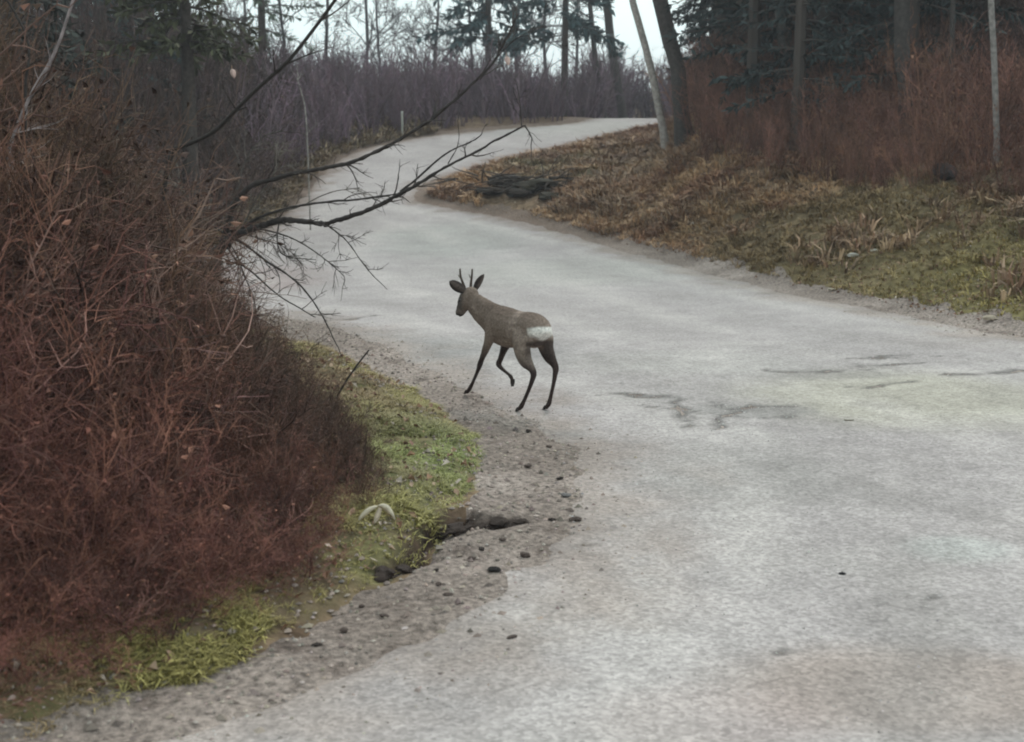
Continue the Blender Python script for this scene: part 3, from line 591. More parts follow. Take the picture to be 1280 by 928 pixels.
# conifers
def conifer(seed, h=13, R=2.8, col=(.035, .055, .05), z0=.12, n=95, sparse=1.0, tcol=(.06, .05, .045), ls=1.0, kd=1.8):
    r = random.Random(seed); b = TB(); f = TB(); b.tube(np.array([[0, 0, -.2], [0.05, 0, h * .5], [0, 0, h]]), [.2, .13, .03], tcol, k=7)
    for i in range(int(n * sparse)):
        t = z0 + (1 - z0) * (i + r.random()) / (n * sparse); z = t * h; a = r.random() * 6.28; L = R * (1 - t) ** .7 * r.uniform(.6, 1.1) + .25
        d = norm(np.array([cos(a), sin(a), r.uniform(-.25, .15)])); P, _ = wander(np.array([0, 0, z]), d, L, 6, .07, -.05, r); b.tube(P, np.linspace(.035, .008, 6), tcol, k=3)
        for k in range(int((10 + L * 9) * kd)):
            u = r.uniform(.15, 1) * 5; i0 = min(4, int(u)); p = P[i0] + (P[i0+1] - P[i0]) * (u - i0); c = np.array(col) * r.uniform(.5, 1.7)
            dd = norm(side(norm(P[i0+1] - P[i0]), r.uniform(.3, 1.3), r) + np.array([0, 0, -.25])); l = r.uniform(.14, .36) * ls; u2 = norm(np.cross(dd, [r.gauss(0, 1), r.gauss(0, 1), 1])) * r.uniform(.025, .055) * ls
            f.V.append(np.array([p, p + dd * l * .5 + u2, p + dd * l, p + dd * l * .5 - u2])); f.T.append(np.array([[0, 1, 2], [0, 2, 3]]) + f.n); f.C.append(np.tile(c, (4, 1))); f.n += 4
    return b, f
cA = [conifer(200 + i, 12, 2.6, (.030, .040, .040), .13, 66, 1.0, ls=.95, kd=2.2) for i in range(3)]; cArr = [(b.arrays(), f.arrays()) for b, f in cA]
# dark wood on the right reads as one mass
spots = []
for i in range(520):
    y = R_.uniform(29, 70); x = R_.uniform(.135 * y + .4, .5 * y + 3) if i % 3 else R_.uniform(.135 * y + .4, .135 * y + 5)
    s = float(rs(np.array([x]), np.array([y]))[0])
    if s < (2.8 if y > 34 else 5.0) or x < .14 * y + .5 + (y < 44) * .9: continue
    if all(math.hypot(x - a, y - c) > 1.7 for a, c, _ in spots): spots.append((x, y, Hs(x, y)))
for i in range(160):
    y = R_.uniform(74, 94); x = R_.uniform(.086 * y, .5 * y)
    if road_sd(np.array([x]), np.array([y]))[0] < -3.5 and all(math.hypot(x - a, y - c) > 1.9 for a, c, _ in spots): spots.append((x, y, Hs(x, y)))
for i in range(70):
    y = R_.uniform(46, 70); x = -R_.uniform(.27 * y, .5 * y + 3)
    if sdist(thick_poly, np.array([x]), np.array([y]))[0] < 1.5 and y < 58: continue
    if all(math.hypot(x - a, y - c) > 2.4 for a, c, _ in spots): spots.append((x, y, Hs(x, y)))
m = len(spots); sw = rng.uniform(.8, 1.25, m)
stuff_instances('evergreen_wood', [merge(a) for a in cArr], np.array(spots), rng.uniform(0, 6.28, m), np.column_stack([sw, sw, sw]), c3(1, 1, 1) * rng.uniform(.75, 1.2, (m, 1)), MI_twig)
def pine(name, px, y, seed, h, Rr, label, col, z0, sparse, n=80, ls=1.0):
    x = at_depth(px, 150, y)[0]; t0 = thing(name, (x, y, Hs(x, y)), label, 'tree'); b, f = conifer(seed, h, Rr, col, z0, n, sparse, ls=ls)
    link('trunk', b.mesh('trunk'), M_bark, parent=t0); link('crown', f.mesh('crown', False), M_green, parent=t0)
pine('pine_tree', 610, 66, 301, 13, 4.4, 'pine with blue-green boughs hanging into the open sky at the top', (.045, .085, .09), .27, .8, ls=1.9)
pine('pine_tree', 705, 63, 302, 14, 4.6, 'pine with drooping blue-green boughs left of the thick dark trunk', (.045, .08, .085), .27, .8, ls=1.9)
pine('evergreen_tree', 235, 27, 303, 8, 2.6, 'olive-green evergreen rising out of the top of the left thicket', (.06, .062, .035), .50, 1.0)
pine('evergreen_tree', 20, 24, 304, 9, 2.8, 'very dark evergreen in the top left corner behind the thicket', (.035, .04, .035), .1, 1.2)
pine('evergreen_tree', 128, 36, 305, 10, 3.4, 'dark blue-green evergreen far behind the pale diagonal stem', (.035, .055, .055), .1, 1.0)
pine('evergreen_tree', 330, 52, 306, 12, 3.2, 'pale green evergreen far back, left of the open sky', (.08, .11, .075), .3, .6)

# ------------------------------------------------------------------ the tree with long branches over the road, left
BD = 12.6
def br(pts, d0, d1): 
    n = len(pts); return [at_depth(p[0], p[1], d0 + (d1 - d0) * i / (n - 1)) for i, p in enumerate(pts)]
def smooth3(P, n=3):
    P = np.array(P, float)
    for _ in range(n):
        a = P[:-1] * .75 + P[1:] * .25; b = P[:-1] * .25 + P[1:] * .75; q = np.empty((2 * len(a), 3)); q[0::2] = a; q[1::2] = b; P = np.vstack([P[:1], q, P[-1:]])
    return P
q0 = at_depth(262, 352, BD); base0 = np.array([q0[0] - .25, BD + .1, Hs(q0[0] - .25, BD + .1)])
ot = thing('overhanging_tree', base0, 'dark leaning tree in the left thicket with long bare branches reaching over the road', 'tree')
DK = (.045, .038, .036)
def limb(pts, r0, r1, col=DK, name='branch', twigs=0, tl=.35, seed=0, k=6, jit=.5):
    twigs = int(twigs * 1.8); r0 *= .85; r1 *= .85
    rr = random.Random(seed); b = TB(); P = smooth3(pts); P = P - base0
    L = len(P); wv = np.cumsum(np.array([[rr.gauss(0, 1), rr.gauss(0, 1), rr.gauss(0, 1)] for _ in range(L)]) * r0 * .10, axis=0); wv -= np.linspace(0, 1, L)[:, None] * wv[-1]; P = P + wv * jit * 2
    b.tube(P, np.linspace(r0, r1, L) * (1 + .12 * np.array([rr.gauss(0, 1) for _ in range(L)])), col, k=k)
    for j in range(twigs):
        i = rr.randint(max(1, L // 5), L - 1); d = norm(P[i] - P[i-1]); P2, _ = wander(P[i], side(d, rr.uniform(.4, 1.0), rr), tl * rr.uniform(.3, 1.1), 6, .16, .0, rr); c2 = np.array(col) * rr.uniform(.9, 2.2)
        b.tube(P2, np.linspace(min(r0 * .4, .008), .002, 6), c2, k=4)
        for m in range(4):
            i2 = rr.randint(1, 4); P3, _ = wander(P2[i2], side(norm(P2[i2+1] - P2[i2]), rr.uniform(.4, 1), rr), tl * rr.uniform(.15, .45), 4, .18, .0, rr); b.tube(P3, np.linspace(.003, .0015, 4), c2, k=3)
    return link(name, b.mesh(name), M_bark, parent=ot)
limb([base0 - [0, 0, .1], base0 + [.05, 0, .45], at_depth(262, 352, BD), at_depth(272, 320, BD), at_depth(292, 293, BD)], .11, .062, name='trunk', k=10)
limb(br([(285, 300), (300, 292), (330, 280), (350, 275), (380, 276), (410, 280)], BD, BD - .2), .045, .03, twigs=4, seed=1)
limb(br([(405, 281), (430, 271), (470, 256), (500, 240), (530, 222), (560, 205), (610, 180), (657, 157)], BD - .2, BD - .9), .032, .009, twigs=7, seed=2)
limb(br([(294, 292), (318, 272), (350, 260), (400, 252), (450, 250), (495, 243)], BD, BD - .4), .018, .011, twigs=3, seed=3)
limb(br([(500, 240), (530, 215), (560, 188), (588, 178), (602, 168)], BD - .5, BD - .6), .014, .006, twigs=1, tl=.15, seed=4)
limb(br([(280, 300), (300, 236), (350, 222), (400, 214), (440, 208), (480, 188), (520, 163), (560, 135), (600, 100), (622, 78), (648, 18)], BD, BD - .9), .034, .008, twigs=12, seed=5)
limb(br([(282, 302), (288, 316), (300, 330), (321, 345), (345, 368), (370, 382), (394, 397)], BD, BD - .6), .014, .005, twigs=3, seed=6)
limb(br([(290, 297), (308, 306), (330, 325), (351, 337), (375, 355), (389, 372), (408, 402), (420, 428), (428, 446)], BD - .1, BD - .9), .016, .005, twigs=4, seed=7)
limb(br([(408, 281), (422, 292), (435, 303), (452, 328), (466, 345), (484, 362)], BD - .2, BD - .6), .010, .003, twigs=4, tl=.3, seed=8)
limb(br([(262, 350), (230, 346), (180, 335), (140, 325), (108, 320)], BD, BD - .6), .035, .018, twigs=5, seed=9)
limb(br([(270, 350), (282, 352), (290, 350)], BD, BD - .2), .02, .01, twigs=2, tl=.2, seed=10)
limb(br([(350, 275), (345, 300), (352, 322), (395, 325)], BD, BD - .3), .010, .004, twigs=5, tl=.3, seed=12)
limb(br([(560, 205), (575, 180), (572, 150)], BD - .6, BD - .7), .007, .003, twigs=1, tl=.12, seed=13)
limb(br([(652, 158), (650, 125), (645, 100)], BD - .9, BD - .9), .007, .003, twigs=3, tl=.2, seed=14)
limb(br([(600, 100), (630, 62), (655, 40), (700, 60)], BD - .8, BD - 1), .007, .002, twigs=7, tl=.35, seed=15)
limb(br([(300, 292), (330, 300), (360, 310), (380, 335)], BD, BD + .2), .009, .003, twigs=8, tl=.4, seed=16, col=(.09, .075, .07))
limb(br([(298, 296), (310, 270), (322, 245), (345, 215), (350, 190)], BD, BD + .2), .014, .004, twigs=9, tl=.4, seed=17, col=(.08, .07, .06))
limb(br([(290, 298), (262, 280), (240, 262), (232, 240), (218, 228)], BD, BD + .2), .016, .005, twigs=9, tl=.4, seed=18, col=(.09, .08, .07))
limb(br([(262, 352), (240, 330), (215, 312), (190, 300), (150, 290)], BD, BD + .3), .03, .010, twigs=6, seed=31)
limb(br([(292, 293), (318, 285), (345, 290), (372, 300), (400, 318), (430, 345)], BD, BD - .5), .012, .004, twigs=7, tl=.35, seed=32)
limb(br([(285, 300), (296, 318), (305, 345), (318, 375), (322, 405)], BD, BD - .3), .010, .003, twigs=6, tl=.3, seed=33)
limb(br([(300, 292), (330, 268), (370, 262), (410, 240), (450, 235)], BD, BD + .3), .012, .004, twigs=6, tl=.3, seed=34, col=(.08, .07, .06))
limb(br([(280, 300), (285, 265), (300, 235), (305, 200), (330, 170)], BD, BD + .4), .016, .005, twigs=8, tl=.4, seed=35, col=(.07, .06, .055))
# second long branch, top left
def stem(name, pts, d0, d1, r0, r1, col, label, cat='sapling', twigs=4, tl=.5, seed=0, root=True):
    rr = random.Random(seed); P = br(pts, d0, d1)
    if root:
        g = np.array([P[0][0] - (P[1][0] - P[0][0]) * .3, P[0][1], 0]); g[2] = Hs(g[0], g[1]) - .05; P = [g] + P
    P = smooth3(P, 2); o = P[0].copy(); t0 = thing(name, o, label, cat); P = P - o; L = len(P); b = TB(); c = TB()
    b.tube(P, np.linspace(r0, r1, L), col, k=6)
    for j in range(twigs):
        i = rr.randint(L // 3, L - 1); P2, _ = wander(P[i], side(norm(P[i] - P[i-1]), rr.uniform(.4, 1.0), rr), tl * rr.uniform(.3, 1.1), 6, .14, .02, rr); c.tube(P2, np.linspace(r1 * .8, .002, 6), np.array(col) * rr.uniform(.8, 1.4), k=3)
        for m in range(3):
            i2 = rr.randint(1, 4); P3, _ = wander(P2[i2], side(norm(P2[i2+1] - P2[i2]), rr.uniform(.4, 1), rr), tl * rr.uniform(.15, .45), 4, .18, .0, rr); c.tube(P3, np.linspace(.003, .0015, 4), col, k=3)
    link('stem', b.mesh('stem'), M_bark, parent=t0)
    if c.n: link('twigs', c.mesh('twigs'), M_bark, parent=t0, kind='stuff')
    return t0
stem('sapling', [(203, 191), (241, 179), (270, 164), (286, 147), (310, 122), (334, 100), (359, 79), (386, 45), (424, -6), (450, -50)], 11.5, 10.6, .022, .012, DK, 'dark slender sapling slanting up right across the top of the left thicket', twigs=6, seed=21)
stem('sapling', [(10, 205), (14, 176), (38, 117), (69, 69), (90, 5), (110, -60)], 8.5, 8.5, .014, .008, (.26, .22, .22), 'pale grey bent stem slanting up to the top left corner', twigs=6, seed=22)
stem('sapling', [(28, 118), (40, 60), (22, 20), (-5, -20)], 8.8, 8.8, .012, .006, DK, 'dark twisted sapling at the far top left of the thicket', twigs=7, seed=23)
stem('sapling', [(12, 320), (16, 295), (8, 250), (18, 200)], 7.4, 7.4, .006, .003, (.26, .21, .19), 'short pale stem at the left edge beneath the pale bent one', twigs=3, tl=.3, seed=24)
stem('sapling', [(12, 650), (2, 600), (-8, 560)], 5.6, 5.5, .004, .002, (.24, .18, .16), 'pale cane at the left edge of the red-brown brambles', cat='bramble', twigs=3, tl=.2, seed=25)
stem('bramble_cane', [(80, 850), (64, 820), (40, 765), (30, 730)], 5.0, 5.1, .0032, .0018, (.21, .145, .125), 'pale arching cane low in the brambles at bottom left', cat='bramble', twigs=4, tl=.2, seed=26)
stem('bramble_cane', [(150, 640), (152, 590), (158, 560)], 6.4, 6.4, .004, .0022, (.22, .155, .135), 'upright pale cane in the middle of the red-brown brambles', cat='bramble', twigs=3, tl=.2, seed=27)
stem('bramble_cane', [(272, 800), (275, 760), (268, 745), (282, 735)], 5.7, 5.7, .004, .002, (.28, .195, .17), 'pinkish broken cane at the front edge of the brambles', cat='bramble', twigs=5, tl=.15, seed=28)
stem('dead_weed', [(293, 480), (295, 455), (299, 430)], 11.4, 11.4, .008, .004, DK, 'short dark upright stem in the low brush left of the green verge', cat='weed', twigs=1, tl=.2, seed=29)
q = G(419, 503)
stem('dead_stick', [(419, 500), (432, 477), (446, 457), (461, 438)], q[1], q[1] - .1, .009, .006, DK, 'short dark stick poking up slanting from the green verge', cat='stick', twigs=2, tl=.1, seed=30, root=False)
stem('sapling', [(383, 140), (378, 120), (372, 100)], 30, 30, .02, .01, (.28, .26, .24), 'small pale stem standing in front of the far brush on the left', twigs=4, seed=31)

# ------------------------------------------------------------------ marker post
q = G(503, 171); t0 = thing('marker_post', q, 'thin pale marker post at the far road edge behind the branch', 'post')
b = TB(); b.tube([[0, 0, -.1], [0, 0, .5], [0, 0, .88]], [.045, .043, .043], (.42, .42, .38), k=8); link('post', b.mesh('post'), M_stone, parent=t0)
b = TB(); b.tube([[0, 0, .88], [0, 0, .93], [0, 0, .95]], [.048, .046, .01], (.5, .5, .48), k=8); link('cap', b.mesh('cap'), M_stone, parent=t0)

# ------------------------------------------------------------------ stones and clods
def rock_mesh(seed, name='stone', col=(.1, .08, .07), flat=.6, rough=.35, sub=2):
    if name == 'rubble_lump': rough, sub = .8, 3
    elif name == 'soil_clod': rough, sub = .9, 3
    else: rough = .6
    bm = bmesh.new(); bmesh.ops.create_icosphere(bm, subdivisions=sub, radius=1); V = np.array([v.co[:] for v in bm.verts])
    r = 1 + rough * fbm(V[:, 0] * 1.3 + seed * 3.1, V[:, 1] * 1.3 + V[:, 2] * 1.7, seed, 3); V = V * r[:, None]; V[:, 2] *= flat; V = np.sign(V) * np.abs(V) ** .9
    T = np.array([[v.index for v in f.verts] for f in bm.faces]); bm.free()
    return make_mesh(name, V, T, np.array(col) * (1 + .25 * fbm(V[:, 0] * 3, V[:, 1] * 3 + V[:, 2], seed, 3))[:, None], False)
def rock(name, px, py, sx, sy, sz, col, label, cat='stone', seed=0, group=None, yaw=0, sink=.25):
    q = G(px, py); o = link(name, rock_mesh(seed, name, col), M_stone, label=label, cat=cat, group=group); o.location = (q[0], q[1], q[2] + sz * (1 - sink)); o.scale = (sx, sy, sz); o.rotation_euler = (0, 0, yaw); return o
BK = (.028, .02, .018); BR = (.075, .055, .048)
BK2 = (.036, .025, .021)
for i, (px, py, sx, sy, sz, lb) in enumerate([(548, 672, .06, .04, .035, 'dark soil clod at the left end of the eroded lip'), (574, 667, .085, .05, .045, 'long dark soil clod under the left half of the eroded lip'), (600, 662, .05, .04, .04, 'small dark clod in the middle of the eroded lip'),
        (622, 657, .08, .05, .05, 'largest dark clod under the right half of the eroded lip'), (648, 655, .05, .035, .03, 'dark clod at the right tip of the eroded lip'), (484, 722, .08, .05, .045, 'dark clod in the hollow below the pale folded leaf'), (506, 716, .05, .035, .03, 'small clod just right of the clod in the hollow')]):
    rock('soil_clod', px, py, sx, sy, sz, BK2, lb, 'clod', 300 + i, yaw=i * .9, sink=.5)
rock('stone', 617, 716, .035, .022, .02, (.012, .010, .010), 'small black flat stone alone on the dirt below the eroded lip', seed=4)
rock('stone', 657, 697, .028, .022, .02, BR, 'brown stone on the dirt near the asphalt edge, right of the black one', seed=5)
rock('stone', 719, 652, .04, .025, .02, BR, 'dark stone on the asphalt edge right of the eroded lip', seed=6)
rock('stone', 708, 622, .03, .02, .02, (.16, .15, .15), 'grey stone at the asphalt edge above the dark one', seed=7)
rock('stone', 661, 541, .022, .02, .02, BK, 'small dark stone on the dirt just below the hind hooves of the deer', seed=8)
rock('stone', 1052, 720, .018, .015, .014, (.01, .01, .012), 'single tiny black stone lying on the open grey road', seed=9, sink=.1)
rock('soil_clod', 1062, 527, .035, .03, .012, (.16, .14, .11), 'small brown clod on the road right of the cracks', 'clod', 10)
PL = ['dark pebble left of the small black flat stone on the dirt', 'pebble just below the one left of the black flat stone', 'brown pebble above the black flat stone, below the eroded lip', 'dark pebble nearest beneath the eroded lip, above the brown one',
      'dark pebble two steps below the black flat stone, toward the camera', 'pebble on the lower dirt below the dark clod in the hollow', 'lowest left pebble at the edge between green verge and dirt', 'pebble between the lower green verge and the clod in the hollow',
      'dark pebble under the right end of the eroded lip', 'brown pebble on the asphalt edge left of the dark stone', 'upper pebble in the dirt below the hooves of the deer', 'pebble in the middle of the dirt between the deer and the eroded lip',
      'brown pebble on the asphalt edge between deer and eroded lip', 'lone pebble on the grey road below the dirt shoulder', 'pebble low on the dirt right of the lowest left one']
for i, (px, py) in enumerate([(545, 716), (548, 733), (590, 700), (602, 688), (560, 745), (480, 772), (395, 808), (452, 760), (628, 676), (690, 652), (686, 560), (660, 585), (700, 600), (640, 800), (430, 792)]):
    rock('pebble', px, py, R_.uniform(.014, .026), R_.uniform(.012, .02), R_.uniform(.010, .018), BR if i % 3 else BK, PL[i], 'stone', 20 + i, 'pebbles on the dirt shoulder', R_.random() * 3)
for i, (px, py, sx, sy, sz, lb) in enumerate([(612, 243, .34, .25, .13, 'small dark lump at the left end of the heap inside the far bend'), (634, 234, .55, .4, .26, 'tall dark jagged lump at the left of the heap inside the far bend'),
        (648, 246, .36, .3, .15, 'low dark lump at the middle front of the heap inside the far bend'), (668, 240, .6, .45, .27, 'largest mossy dark lump at the right of the heap inside the far bend'), (688, 250, .34, .25, .14, 'small mossy lump at the right end of the heap inside the far bend')]):
    rock('rubble_lump', px, py, sx, sy, sz, ((.030, .023, .019), (.040, .034, .024))[i > 2], lb, 'rubble', 40 + i * 3, yaw=i * 1.3, sink=.4)
q = G(652, 240); bp_ = thing('branch_heap', q, 'dark tangle of dead branches lying over the rubble inside the far bend', 'branches')
b = TB(); rr_ = random.Random(5)
for i in range(90):
    p = np.array([rr_.gauss(0, .75), rr_.gauss(0, .45), rr_.uniform(.02, .42)]); a = rr_.random() * 6.28; P, _ = wander(p, norm(np.array([cos(a), sin(a) * .6, rr_.uniform(-.25, .35)])), rr_.uniform(.4, 1.1), 6, .16, -.03, rr_); P[:, 2] = np.maximum(P[:, 2], .0)
    b.tube(P, np.linspace(rr_.uniform(.012, .035), .006, 6), np.array((.05, .04, .034)) * rr_.uniform(.5, 1.8), k=5)
link('tangle', b.mesh('tangle'), M_bark, parent=bp_, kind='stuff')
rock('stone', 1066, 322, .09, .05, .05, (.42, .40, .36), 'pale long stone half way up the mossy right bank', seed=43)
rock('stone', 1092, 316, .07, .05, .04, (.45, .43, .38), 'pale stone just right of the long pale one on the mossy bank', seed=44)
rock('stone', 1040, 364, .07, .04, .03, (.40, .35, .28), 'pale flat stone at the foot of the right bank', seed=45)
rock('stone', 1238, 402, .10, .06, .05, (.38, .32, .25), 'tan stone at the road edge on the far right', seed=46)
rock('stone', 1128, 300, .05, .04, .035, (.46, .42, .38), 'small whitish stone high on the mossy right bank', seed=47)
rock('stone', 866, 282, .07, .05, .05, (.30, .26, .22), 'light brown stone on the left part of the right bank', seed=48)
rock('hole_lump', 1180, 226, .22, .18, .22, (.03, .025, .025), 'dark lump standing in for a hole at the foot of the wood above the mossy bank', 'hole_lump', 49)  # added solid lump in place of a dark hole
# ------------------------------------------------------------------ folded pale leaf, leaves caught on the branch
def leaf_blade(p0, p1, wd, bend, col, name, parent, n=7):
    p0, p1 = np.array(p0, float), np.array(p1, float); d = p1 - p0; s = norm(np.cross(d, [0, 1, .3])); V = []; 
    for i in range(n):
        t = i / (n - 1); c = p0 + d * t + np.array([0, 0, bend * 4 * t * (1 - t)]); ww = wd * sin(pi * min(.98, t * .93 + .05)) ** .8
        V += [c - s * ww, c + np.array([0, -.012 * (1 if i % 2 else .6), .004]), c + s * ww]
    Fq = [];
    for i in range(n - 1): a = i * 3; Fq += [[a, a + 1, a + 4, a + 3], [a + 1, a + 2, a + 5, a + 4]]
    o = link(name, make_mesh(name, V, np.array(Fq), np.tile(np.array(col), (len(V), 1))), M_leaf, parent=parent)
    sm = o.modifiers.new('thick', 'SOLIDIFY'); sm.thickness = .002; return o
q = G(472, 658); fl = thing('folded_leaf', q, 'large pale cream folded dead leaf standing in the dark grass by the brambles', 'leaf')
fl.scale = (.85, .85, .85); CR = (.62, .55, .44)
leaf_blade((.0, 0, .125), (-.125, 0, .02), .016, .02, CR, 'leaflet', fl); leaf_blade((.0, 0, .125), (.105, .02, .035), .022, .034, CR, 'leaflet', fl); leaf_blade((.02, .02, .12), (-.02, -.01, .01), .016, .0, (.5, .42, .33), 'leaflet', fl)
for i, (px, py, y, lb) in enumerate([(633, 77, BD - .95, 'pale pink-brown dead leaf hanging near the tip of the upper long branch'), (290, 93, 11.1, 'single tan dead leaf caught in the twigs at the upper left')]):
    p = at_depth(px, py, y); l = thing('hanging_leaf', p, lb, 'leaf'); leaf_blade((0, 0, .04), (.02, 0, -.035), .025, .01, (.55, .40, .36), 'blade', l); leaf_blade((0, 0, .07), (0, 0, .035), .002, .0, (.3, .2, .15), 'stalk', l)

# ------------------------------------------------------------------ roe deer
TH = radians(55); OX, OY = .16, 9.99
dh = Vector((-cos(TH), sin(TH), 0)); dn = Vector((-sin(TH), -cos(TH), 0))
Md = Matrix(((dh.x, dn.x, 0), (dh.y, dn.y, 0), (0, 0, 1))).to_4x4()
deer = link('roe_deer', None, label='grey-brown roebuck with short antlers and white rump stepping off the road, one foreleg lifted', cat='deer')
deer.matrix_world = Matrix.Translation((OX, OY, Hs(OX, OY) + .012)) @ Md
def loft(rings, k=16):
    """rings: (f,l,z, half lateral, half other, [lean of the ring normal given by path])"""
    P = np.array([r[:3] for r in rings], float); n = len(P)
    # catmull-rom resample
    m = 6; W = []; RR = []; A = np.array([r[3:5] for r in rings], float)
    for i in range(n - 1):
        p = [P[max(i-1, 0)], P[i], P[i+1], P[min(i+2, n-1)]]; a = [A[max(i-1, 0)], A[i], A[i+1], A[min(i+2, n-1)]]
        for j in range(m):
            t = j / m; f = lambda q: .5 * ((2*q[1]) + (-q[0]+q[2])*t + (2*q[0]-5*q[1]+4*q[2]-q[3])*t*t + (-q[0]+3*q[1]-3*q[2]+q[3])*t**3)
            W.append(f(p)); RR.append(np.maximum(f(a), .002))
    W.append(P[-1]); RR.append(A[-1]); W = np.array(W); RR = np.array(RR); T = np.gradient(W, axis=0); T /= np.linalg.norm(T, axis=1)[:, None]
    U = np.array([0, 1., 0]) - T * T[:, 1:2]; U /= np.linalg.norm(U, axis=1)[:, None]; B = np.cross(T, U)
    an = np.arange(k) * 2 * pi / k; V = W[:, None] + np.cos(an)[None, :, None] * U[:, None] * RR[:, None, :1] + np.sin(an)[None, :, None] * B[:, None] * RR[:, None, 1:]
    N = len(W); i = np.arange(N-1)[:, None]*k + np.arange(k); j = np.arange(N-1)[:, None]*k + (np.arange(k)+1) % k
    Q = np.stack([i, i+k, j+k, j], -1).reshape(-1, 4); V = V.reshape(-1, 3); V = np.vstack([V, W[:1], W[-1:]]); c0, c1 = N*k, N*k+1
    T3 = [[c0, (a+1) % k, a] for a in range(k)] ; T3 += [[c1, (N-1)*k+a, (N-1)*k+(a+1) % k] for a in range(k)]
    return V, Q, np.array(T3)
L_ = []
# trunk: rump -> chest
L_.append(loft([(-.155, 0, .60, .045, .05), (-.135, 0, .615, .088, .095), (-.08, 0, .635, .112, .132), (.0, 0, .645, .112, .142), (.10, 0, .640, .105, .142), (.20, 0, .632, .108, .152), (.32, 0, .630, .112, .165),
                (.43, 0, .636, .105, .165), (.52, 0, .640, .090, .150), (.59, 0, .645, .070, .120), (.64, 0, .65, .045, .08)]))
# neck + head
L_.append(loft([(.48, 0, .66, .080, .145), (.57, 0, .68, .076, .138), (.65, 0, .708, .068, .126), (.72, 0, .731, .064, .119), (.785, .0, .760, .060, .108), (.84, .002, .784, .056, .098)]))
L_.append(loft([(.820, .0, .822, .042, .068), (.852, .008, .832, .060, .088), (.896, .020, .812, .065, .090), (.926, .034, .772, .056, .076), (.944, .046, .736, .044, .058), (.957, .056, .706, .037, .048), (.966, .063, .683, .032, .038), (.970, .067, .668, .020, .022)]))
# tail stub
L_.append(loft([(-.13, 0, .69, .02, .02), (-.165, 0, .675, .018, .016), (-.175, 0, .655, .008, .008)]))
def leg(*r): L_.append(loft([(a, b_, c_, d_ * (1.24 if c_ < .50 else 1), e_ * (1.24 if c_ < .50 else 1)) for a, b_, c_, d_, e_ in r], 12))
# left fore (planted, stretched ahead)
leg((.43, .070, .66, .030, .085), (.47, .078, .57, .036, .070), (.50, .080, .50, .034, .046), (.56, .075, .415, .022, .027), (.615, .068, .345, .017, .020), (.655, .062, .290, .0185, .020), (.70, .055, .228, .0125, .014), (.785, .045, .125, .0115, .0125), (.845, .036, .062, .0145, .016), (.880, .03, .034, .013, .015), (.905, .027, .018, .014, .016))
# right fore (lifted, folded at the wrist)
leg((.43, -.070, .66, .030, .085), (.455, -.078, .57, .036, .068), (.475, -.080, .49, .032, .044), (.515, -.078, .41, .022, .027), (.555, -.076, .335, .018, .021), (.578, -.074, .295, .0195, .021), (.552, -.073, .270, .015, .016), (.495, -.073, .247, .0115, .012), (.430, -.072, .226, .011, .0115), (.400, -.072, .212, .014, .014), (.384, -.072, .194, .012, .013), (.372, -.072, .180, .012, .013))
# left hind
leg((.0, .065, .66, .045, .135), (.01, .082, .57, .054, .128), (.0, .095, .50, .047, .100), (-.055, .105, .43, .033, .062), (-.135, .11, .375, .021, .032), (-.168, .11, .335, .0185, .026), (-.158, .11, .290, .0155, .019), (-.11, .11, .20, .0125, .014), (-.045, .11, .10, .0125, .014), (-.012, .11, .055, .0155, .017), (.012, .11, .032, .0135, .015), (.028, .11, .018, .014, .016))
# right hind
leg((-.03, -.065, .66, .045, .115), (-.045, -.082, .57, .052, .108), (-.06, -.092, .50, .044, .082), (-.095, -.10, .44, .031, .052), (-.145, -.10, .395, .022, .033), (-.175, -.10, .355, .0185, .026), (-.168, -.10, .305, .0155, .019), (-.145, -.10, .215, .0125, .014), (-.105, -.105, .115, .0125, .014), (-.078, -.11, .06, .0155, .017), (-.055, -.11, .034, .0135, .015), (-.038, -.11, .018, .014, .016))
V = []; Fs = []; n = 0
for v, q, t3 in L_:
    V.append(v); Fs += [tuple(int(a) for a in f + n) for f in q] + [tuple(int(a) for a in f + n) for f in t3]; n += len(v)
me = bpy.data.meshes.new('body_source'); me.from_pydata(np.vstack(V).tolist(), [], Fs); tmp = bpy.data.objects.new('body_source', me); COL.objects.link(tmp)
bm = bmesh.new(); bm.from_mesh(me); bmesh.ops.recalc_face_normals(bm, faces=bm.faces); bm.to_mesh(me); bm.free()
r_ = tmp.modifiers.new('r', 'REMESH'); r_.mode = 'VOXEL'; r_.voxel_size = .0062; s_ = tmp.modifiers.new('s', 'SMOOTH'); s_.factor = .5; s_.iterations = 7
dg = bpy.context.evaluated_depsgraph_get(); ev = tmp.evaluated_get(dg); body = bpy.data.meshes.new_from_object(ev); COL.objects.unlink(tmp); bpy.data.objects.remove(tmp)
body.name = 'body'; nv = len(body.vertices); co = np.empty(nv * 3, np.float32); body.vertices.foreach_get('co', co); co = co.reshape(-1, 3); no = np.empty(nv * 3, np.float32); body.vertices.foreach_get('normal', no); no = no.reshape(-1, 3)
f_, l_, z_ = co[:, 0].astype(float), co[:, 1].astype(float), co[:, 2].astype(float)
